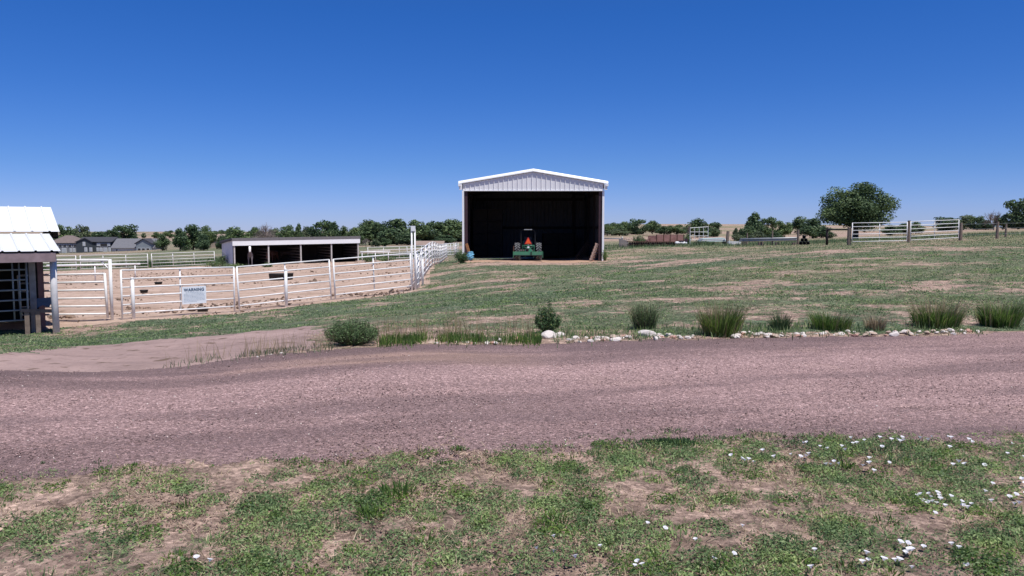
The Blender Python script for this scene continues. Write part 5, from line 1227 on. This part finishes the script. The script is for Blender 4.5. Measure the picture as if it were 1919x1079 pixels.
for t in ((122, 419, 30, 480, 'mid_a', 'round tree behind the tan roofed house at far left'), (158, 419, 36, 500, 'pale', 'pale grey green tree behind the dark house'),
          (190, 433, 40, 470, 'dark_b', 'low dark tree right of the pale tree behind the houses'), (214, 427, 26, 450, 'dark_a', 'dark tree at the right end of the dark house roof'),
          (237, 419, 44, 460, 'dark_a', 'tall dark tree over the blue grey house'), (273, 436, 7, 900, 'dark_a', 'tiny tree on the far hill right of the houses'),
          (296, 434, 15, 800, 'mid_a', 'small tree on the far hill right of the tiny one'), (307, 437, 20, 300, 'dark_t', 'small dark cone shaped tree right of the blue grey house'),
          (321, 431, 18, 850, 'mid_a', 'small far tree left of the dark grove'), (340, 426, 26, 280, 'dark_t', 'dark tree at the left end of the grove before the tan barn'),
          (364, 419, 42, 285, 'dark_b', 'tallest dark tree in the grove left of the loafing shed'), (389, 421, 30, 300, 'mid_a', 'tree at the right end of the grove by the tan roof'),
          (384, 438, 24, 270, 'dark_b', 'low dark tree under the grove next to the tan roof'), (414, 430, 24, 600, 'mid_a', 'hazy tree above the tan roof'), (432, 428, 20, 620, 'mid_b', 'hazy small tree right of the tan roof'),
          (419, 438, 18, 280, 'dark_c', 'dark bushy tree in front of the tan roof end'), (445, 423, 38, 300, 'mid_c', 'spreading tree above the left end of the loafing shed'),
          (482, 424, 34, 310, 'mid_b', 'green tree left of the bare grey tree'), (517, 426, 26, 320, 'mid_a', 'green tree right of the bare grey tree'), (541, 420, 30, 330, 'mid_a', 'rounded tree over the middle of the loafing shed'),
          (562, 417, 14, 330, 'dark_t', 'thin knobbly tree between two rounded trees'), (582, 422, 30, 340, 'pale', 'paler tree left of the big tree clump over the shed'),
          (607, 411, 42, 330, 'dark_a', 'large dark tree over the right half of the loafing shed'), (628, 414, 22, 320, 'dark_t', 'narrow tree at the right of the large dark tree'),
          (646, 422, 22, 330, 'mid_a', 'small tree in the gap above the loafing shed corner'), (668, 424, 34, 320, 'mid_b', 'low tree left of the main tree row'),
          (694, 410, 52, 330, 'mid_b', 'broad tree starting the main tree row'), (715, 414, 34, 325, 'dark_a', 'second tree of the main tree row'), (745, 409, 56, 315, 'dark_b', 'widest dark tree of the main tree row'),
          (782, 410, 40, 320, 'mid_a', 'tree of the main row just right of the tall twin post'), (812, 413, 46, 325, 'dark_a', 'tree of the main row left of the last one'), (847, 409, 56, 330, 'mid_b', 'last tree of the main row beside the metal shed'),
          (870, 412, 40, 340, 'dark_a', 'tree of the main row half hidden by the metal shed'),
          (704, 447, 15, 260, 'pale', 'small yellow green bush below the main tree row'), (723, 445, 18, 265, 'mid_a', 'green bush below the widest tree of the main row'), (835, 440, 42, 290, 'dark_b', 'low dark growth at the foot of the last row tree'), (765, 436, 40, 300, 'dark_b', 'low dark growth behind the tall twin post')):
    tree(*t, group=LEFTG)
for i_, (px, top, w, Y, kd_) in enumerate(((660, 436, 40, 360, 'dark_b'), (730, 432, 50, 350, 'dark_a'), (800, 432, 50, 350, 'dark_b'), (860, 432, 40, 350, 'dark_a'), (590, 432, 50, 350, 'dark_b'), (545, 436, 44, 350, 'mid_b'), (470, 436, 44, 345, 'dark_b'))):
    tree(px, top, w, Y, kd_, 'low dark tree filling the foot of the tree line beyond the paddock', group='low trees filling the tree line')
tree(500, 415, 46, 290, 'bare', 'bare grey tree standing behind the loafing shed', group=None); tree(497, 432, 60, 285, 'bare', 'low grey brush at the foot of the bare grey tree')
tree(687, 444, 18, 258, 'bare', 'grey leafless bush left of the yellow green bush')
for t in ((1137, 418, 30, 280, 'mid_a', 'tree touching the right wall of the metal shed'), (1152, 416, 24, 290, 'dark_a', 'second dark tree right of the metal shed'), (1170, 414, 30, 300, 'mid_b', 'third tree right of the metal shed'),
          (1193, 409, 32, 280, 'dark_a', 'tallest tree over the disc harrow'), (1221, 412, 28, 285, 'mid_b', 'tree right of the tallest one over the harrow'), (1243, 423, 26, 270, 'dark_b', 'low round dark tree over the rusty wagon'),
          (1160, 428, 36, 260, 'pale', 'pale bushy tree in front of the trees right of the shed'), (1266, 420, 30, 270, 'mid_a', 'bushy tree left of the pipe grid frame'), (1280, 424, 24, 280, 'pale', 'pale green bush touching the bushy tree by the grid frame'),
          (1305, 407, 36, 200, 'dark_c', 'ragged dark tree behind the pipe grid frame'), (1336, 415, 28, 210, 'dark_a', 'round tree right of the ragged dark tree'),
          (1377, 426, 9, 180, 'dark_t', 'small juniper left of the tall juniper'), (1386, 427, 9, 182, 'dark_t', 'second small juniper near the tall juniper'),
          (1411, 396, 30, 150, 'dark_t', 'tall knob topped juniper right of the stump'), (1400, 422, 30, 148, 'dark_c', 'bushy lower growth left of the tall juniper'), (1436, 405, 36, 155, 'dark_a', 'rounded dark tree touching the tall juniper'),
          (1463, 412, 30, 150, 'mid_a', 'mid green tree left of the tree gap'), (1497, 404, 36, 240, 'mid_c', 'taller tree left of the huge tree'), (1521, 408, 40, 150, 'dark_b', 'broad dark tree left of the huge tree'),
          (1545, 425, 26, 140, 'dark_b', 'low dark tree under the left of the huge tree'), (1418, 432, 26, 120, 'pale', 'grey green sage mound before the tall juniper'), (1380, 437, 22, 118, 'pale', 'grey green sage mound right of the stump'), (1450, 434, 22, 125, 'dark_b', 'dark shrub above the grey pipes'),
          (1690, 418, 30, 160, 'dark_b', 'low dark tree behind the middle gate post'), (1712, 415, 24, 170, 'dark_b', 'low tree right of the middle gate post'), (1665, 421, 30, 150, 'dark_b', 'low shrub right of the huge tree trunk'),
          (1768, 405, 38, 210, 'dark_a', 'dark tree behind the right field gate'), (1800, 401, 44, 230, 'pale', 'paler tree over the right gate post'), (1826, 404, 30, 215, 'dark_a', 'dark tree right of the right gate post'), (1842, 412, 24, 200, 'dark_b', 'low dark tree left of the bare tree at right'),
          (1874, 400, 26, 190, 'mid_a', 'green tree beside the bare tree at right'), (1903, 371, 50, 180, 'dark_a', 'tall dark tree at the right picture edge'), (1925, 385, 40, 182, 'dark_a', 'dark tree cut by the right picture edge')):
    tree(*t, group=RIGHTG)
tree(1857, 392, 34, 185, 'bare', 'bare grey tree left of the tall tree at right', group=None)
tree(1290, 417, 8, 190, 'bare', 'thin bare sapling left of the ragged dark tree', group=None)
# the huge tree
cm, cs = crown_mesh(21, 75, 26000, 0.0125, M['leaf_mid'], 0.15, 'round')
Yb = 100; p = GD(1600, Yb); hB = P(1600, 341, Yb).z - p.z; wB = 128 / F * Yb
root = empty('tree', p, 0.4, 'huge rounded green tree behind the field gates', 'tree')
a = link_mesh('crown', cm, root); b_ = link_mesh('trunk', trunk_mesh(cs, 9, M['bark'], 0.035), root); a.scale = b_.scale = (wB, wB, hB)

# ------------------------------------------------------------------ houses far away
siding = {k: simple(k, c, 0.8, 0.06, 0.6) for k, c in (('grey_siding', (0.22, 0.22, 0.23)), ('charcoal_siding', (0.055, 0.065, 0.075)), ('blue_grey_siding', (0.22, 0.25, 0.27)), ('cream_siding', (0.52, 0.50, 0.47)), ('tan_siding', (0.32, 0.26, 0.2)))}
shing = {k: simple(k, c, 0.9, 0.12, 1.5) for k, c in (('brown_shingle', (0.17, 0.135, 0.125)), ('charcoal_shingle', (0.055, 0.055, 0.065)), ('grey_shingle', (0.15, 0.15, 0.165)), ('tan_shingle', (0.27, 0.2, 0.165)))}
trim_w = simple('white_window_trim', (0.7, 0.7, 0.7), 0.6, 0.04, 2)
def window(root, x, z, w, h, pane='pale_pane'):
    f = MB().box((x, -0.06, z), (w + .25, .1, h + .25)).build('window', trim_w, root); MB().box((x, -0.12, z), (w, .05, h)).build('pane', M[pane], f)
def house(px0, px1, Y, base, eave, ridge, label, wall, roof, hip=False, wins=(), depth=10, low=None):
    a = P(px0, base, Y); b_ = P(px1, base, Y); L_ = b_.x - a.x; zg_ = min(a.z, g((a.x + b_.x) / 2, Y)); he_ = P(px0, eave, Y).z - zg_; hr_ = P(px0, ridge, Y).z - zg_
    root = empty('house', (a.x, Y, zg_), 0, label, 'house')
    MB().box((L_ / 2, depth / 2, he_ / 2 - .4), (L_, depth, he_ + .8)).build('wall', siding[wall], root)
    e = .5; i = (depth / 2) if hip else -e
    b = MB(); b.add([(-e, -e, he_), (L_ + e, -e, he_), (L_ + e, depth + e, he_), (-e, depth + e, he_), (i, depth / 2, hr_), (L_ - i, depth / 2, hr_)], [(0, 1, 5, 4), (1, 2, 5), (2, 3, 4, 5), (3, 0, 4), (3, 2, 1, 0)]); b.build('roof', shing[roof], root)
    for (x, z, w, h, pn) in wins: window(root, L_ * x, he_ * z, w, h, pn)
    return root, L_, he_, hr_
house(92, 147, 350, 474, 455, 441, 'far grey house with a brown hip roof at left', 'grey_siding', 'brown_shingle', True, ((.40, .72, 1.3, 1.0, 'glass'), (.55, .72, 1.3, 1.0, 'glass'), (.72, .72, 1.4, 1.0, 'glass'), (.9, .72, 1.2, 1.0, 'glass'), (.3, .28, .9, 1.4, 'pale_pane'), (.52, .25, 1.8, 1.9, 'pale_pane'), (.75, .28, .8, 1.5, 'pale_pane'), (.86, .28, .8, 1.5, 'pale_pane')))
root, L_, he_, hr_ = house(147, 209, 345, 473, 453, 444, 'far charcoal house with a steep front gable', 'charcoal_siding', 'charcoal_shingle', False, ((.62, .75, 1.3, 1.2, 'pale_pane'), (.92, .75, 1.2, 1.2, 'pale_pane'), (.78, .72, 3.0, 1.4, 'glass'), (.60, .28, 1.1, 1.5, 'pale_pane'), (.68, .28, 1.4, 1.5, 'pale_pane'), (.82, .25, 1.6, 1.8, 'pale_pane'), (.95, .28, .9, 1.6, 'pale_pane')))
b = MB(); b.prism([(0, -1.6, -.5), (L_ * .48, -1.6, -.5), (L_ * .48, -1.6, he_), (L_ * .28, -1.6, hr_ - .6), (0, -1.6, he_)], (0, 1.55, 0)); wg = b.build('front_wing', siding['charcoal_siding'], root)
b = MB(); b.bar((L_ * .28, -1.2, hr_ - .4), (-.4, -1.2, he_ - .1), 1.5, .3); b.bar((L_ * .28, -1.2, hr_ - .4), (L_ * .5, -1.2, he_ - .1), 1.5, .3); b.build('wing_roof', shing['charcoal_shingle'], root)
for x, z, w, h in ((.24, .8, .9, 1.6), (.29, .28, 1.0, 1.7), (.44, .28, 1.0, 1.6)):
    f = MB().box((L_ * x, -1.66, he_ * z), (w + .25, .1, h + .25)).build('window', trim_w, root); MB().box((L_ * x, -1.73, he_ * z), (w, .05, h)).build('pane', M['pale_pane'], f)
root, L_, he_, hr_ = house(210, 287, 340, 472.5, 464.5, 447, 'far blue grey house with long roof and cream front wall', 'cream_siding', 'grey_shingle', False, ((.12, .5, .8, .7, 'glass'),), depth=11)
b = MB(); b.prism([(L_ * .62, -1.2, -.4), (L_ * .99, -1.2, -.4), (L_ * .99, -1.2, he_ * 2.0), (L_ * .80, -1.2, hr_ - .3), (L_ * .62, -1.2, he_ * 2.0)], (0, 8, 0)); b.build('gable_wing', siding['blue_grey_siding'], root)
b = MB(); b.bar((L_ * .80, 2.6, hr_), (L_ * .59, 2.6, he_ * 2.0), 8.4, .3); b.bar((L_ * .80, 2.6, hr_), (L_ * 1.02, 2.6, he_ * 2.0), 8.4, .3); b.build('wing_roof', shing['charcoal_shingle'], root)
for x in (.70, .80, .91):
    f = MB().box((L_ * x, -1.26, he_ * .7), (1.5, .1, 1.2)).build('window', trim_w, root); MB().box((L_ * x, -1.33, he_ * .7), (1.25, .05, .95)).build('pane', M['glass'], f)
house(391, 415, 330, 452, 448.5, 438.5, 'far low building with a tan roof left of the loafing shed', 'tan_siding', 'tan_shingle', False, ((.8, .5, 1.2, .8, 'glass'),))
house(779, 828, 240, 463, 459, 451.5, 'long low tan roofed barn beyond the side fence', 'tan_siding', 'tan_shingle', False, ((.2, .5, .8, .4, 'glass'), (.5, .5, .8, .4, 'glass')), depth=8)
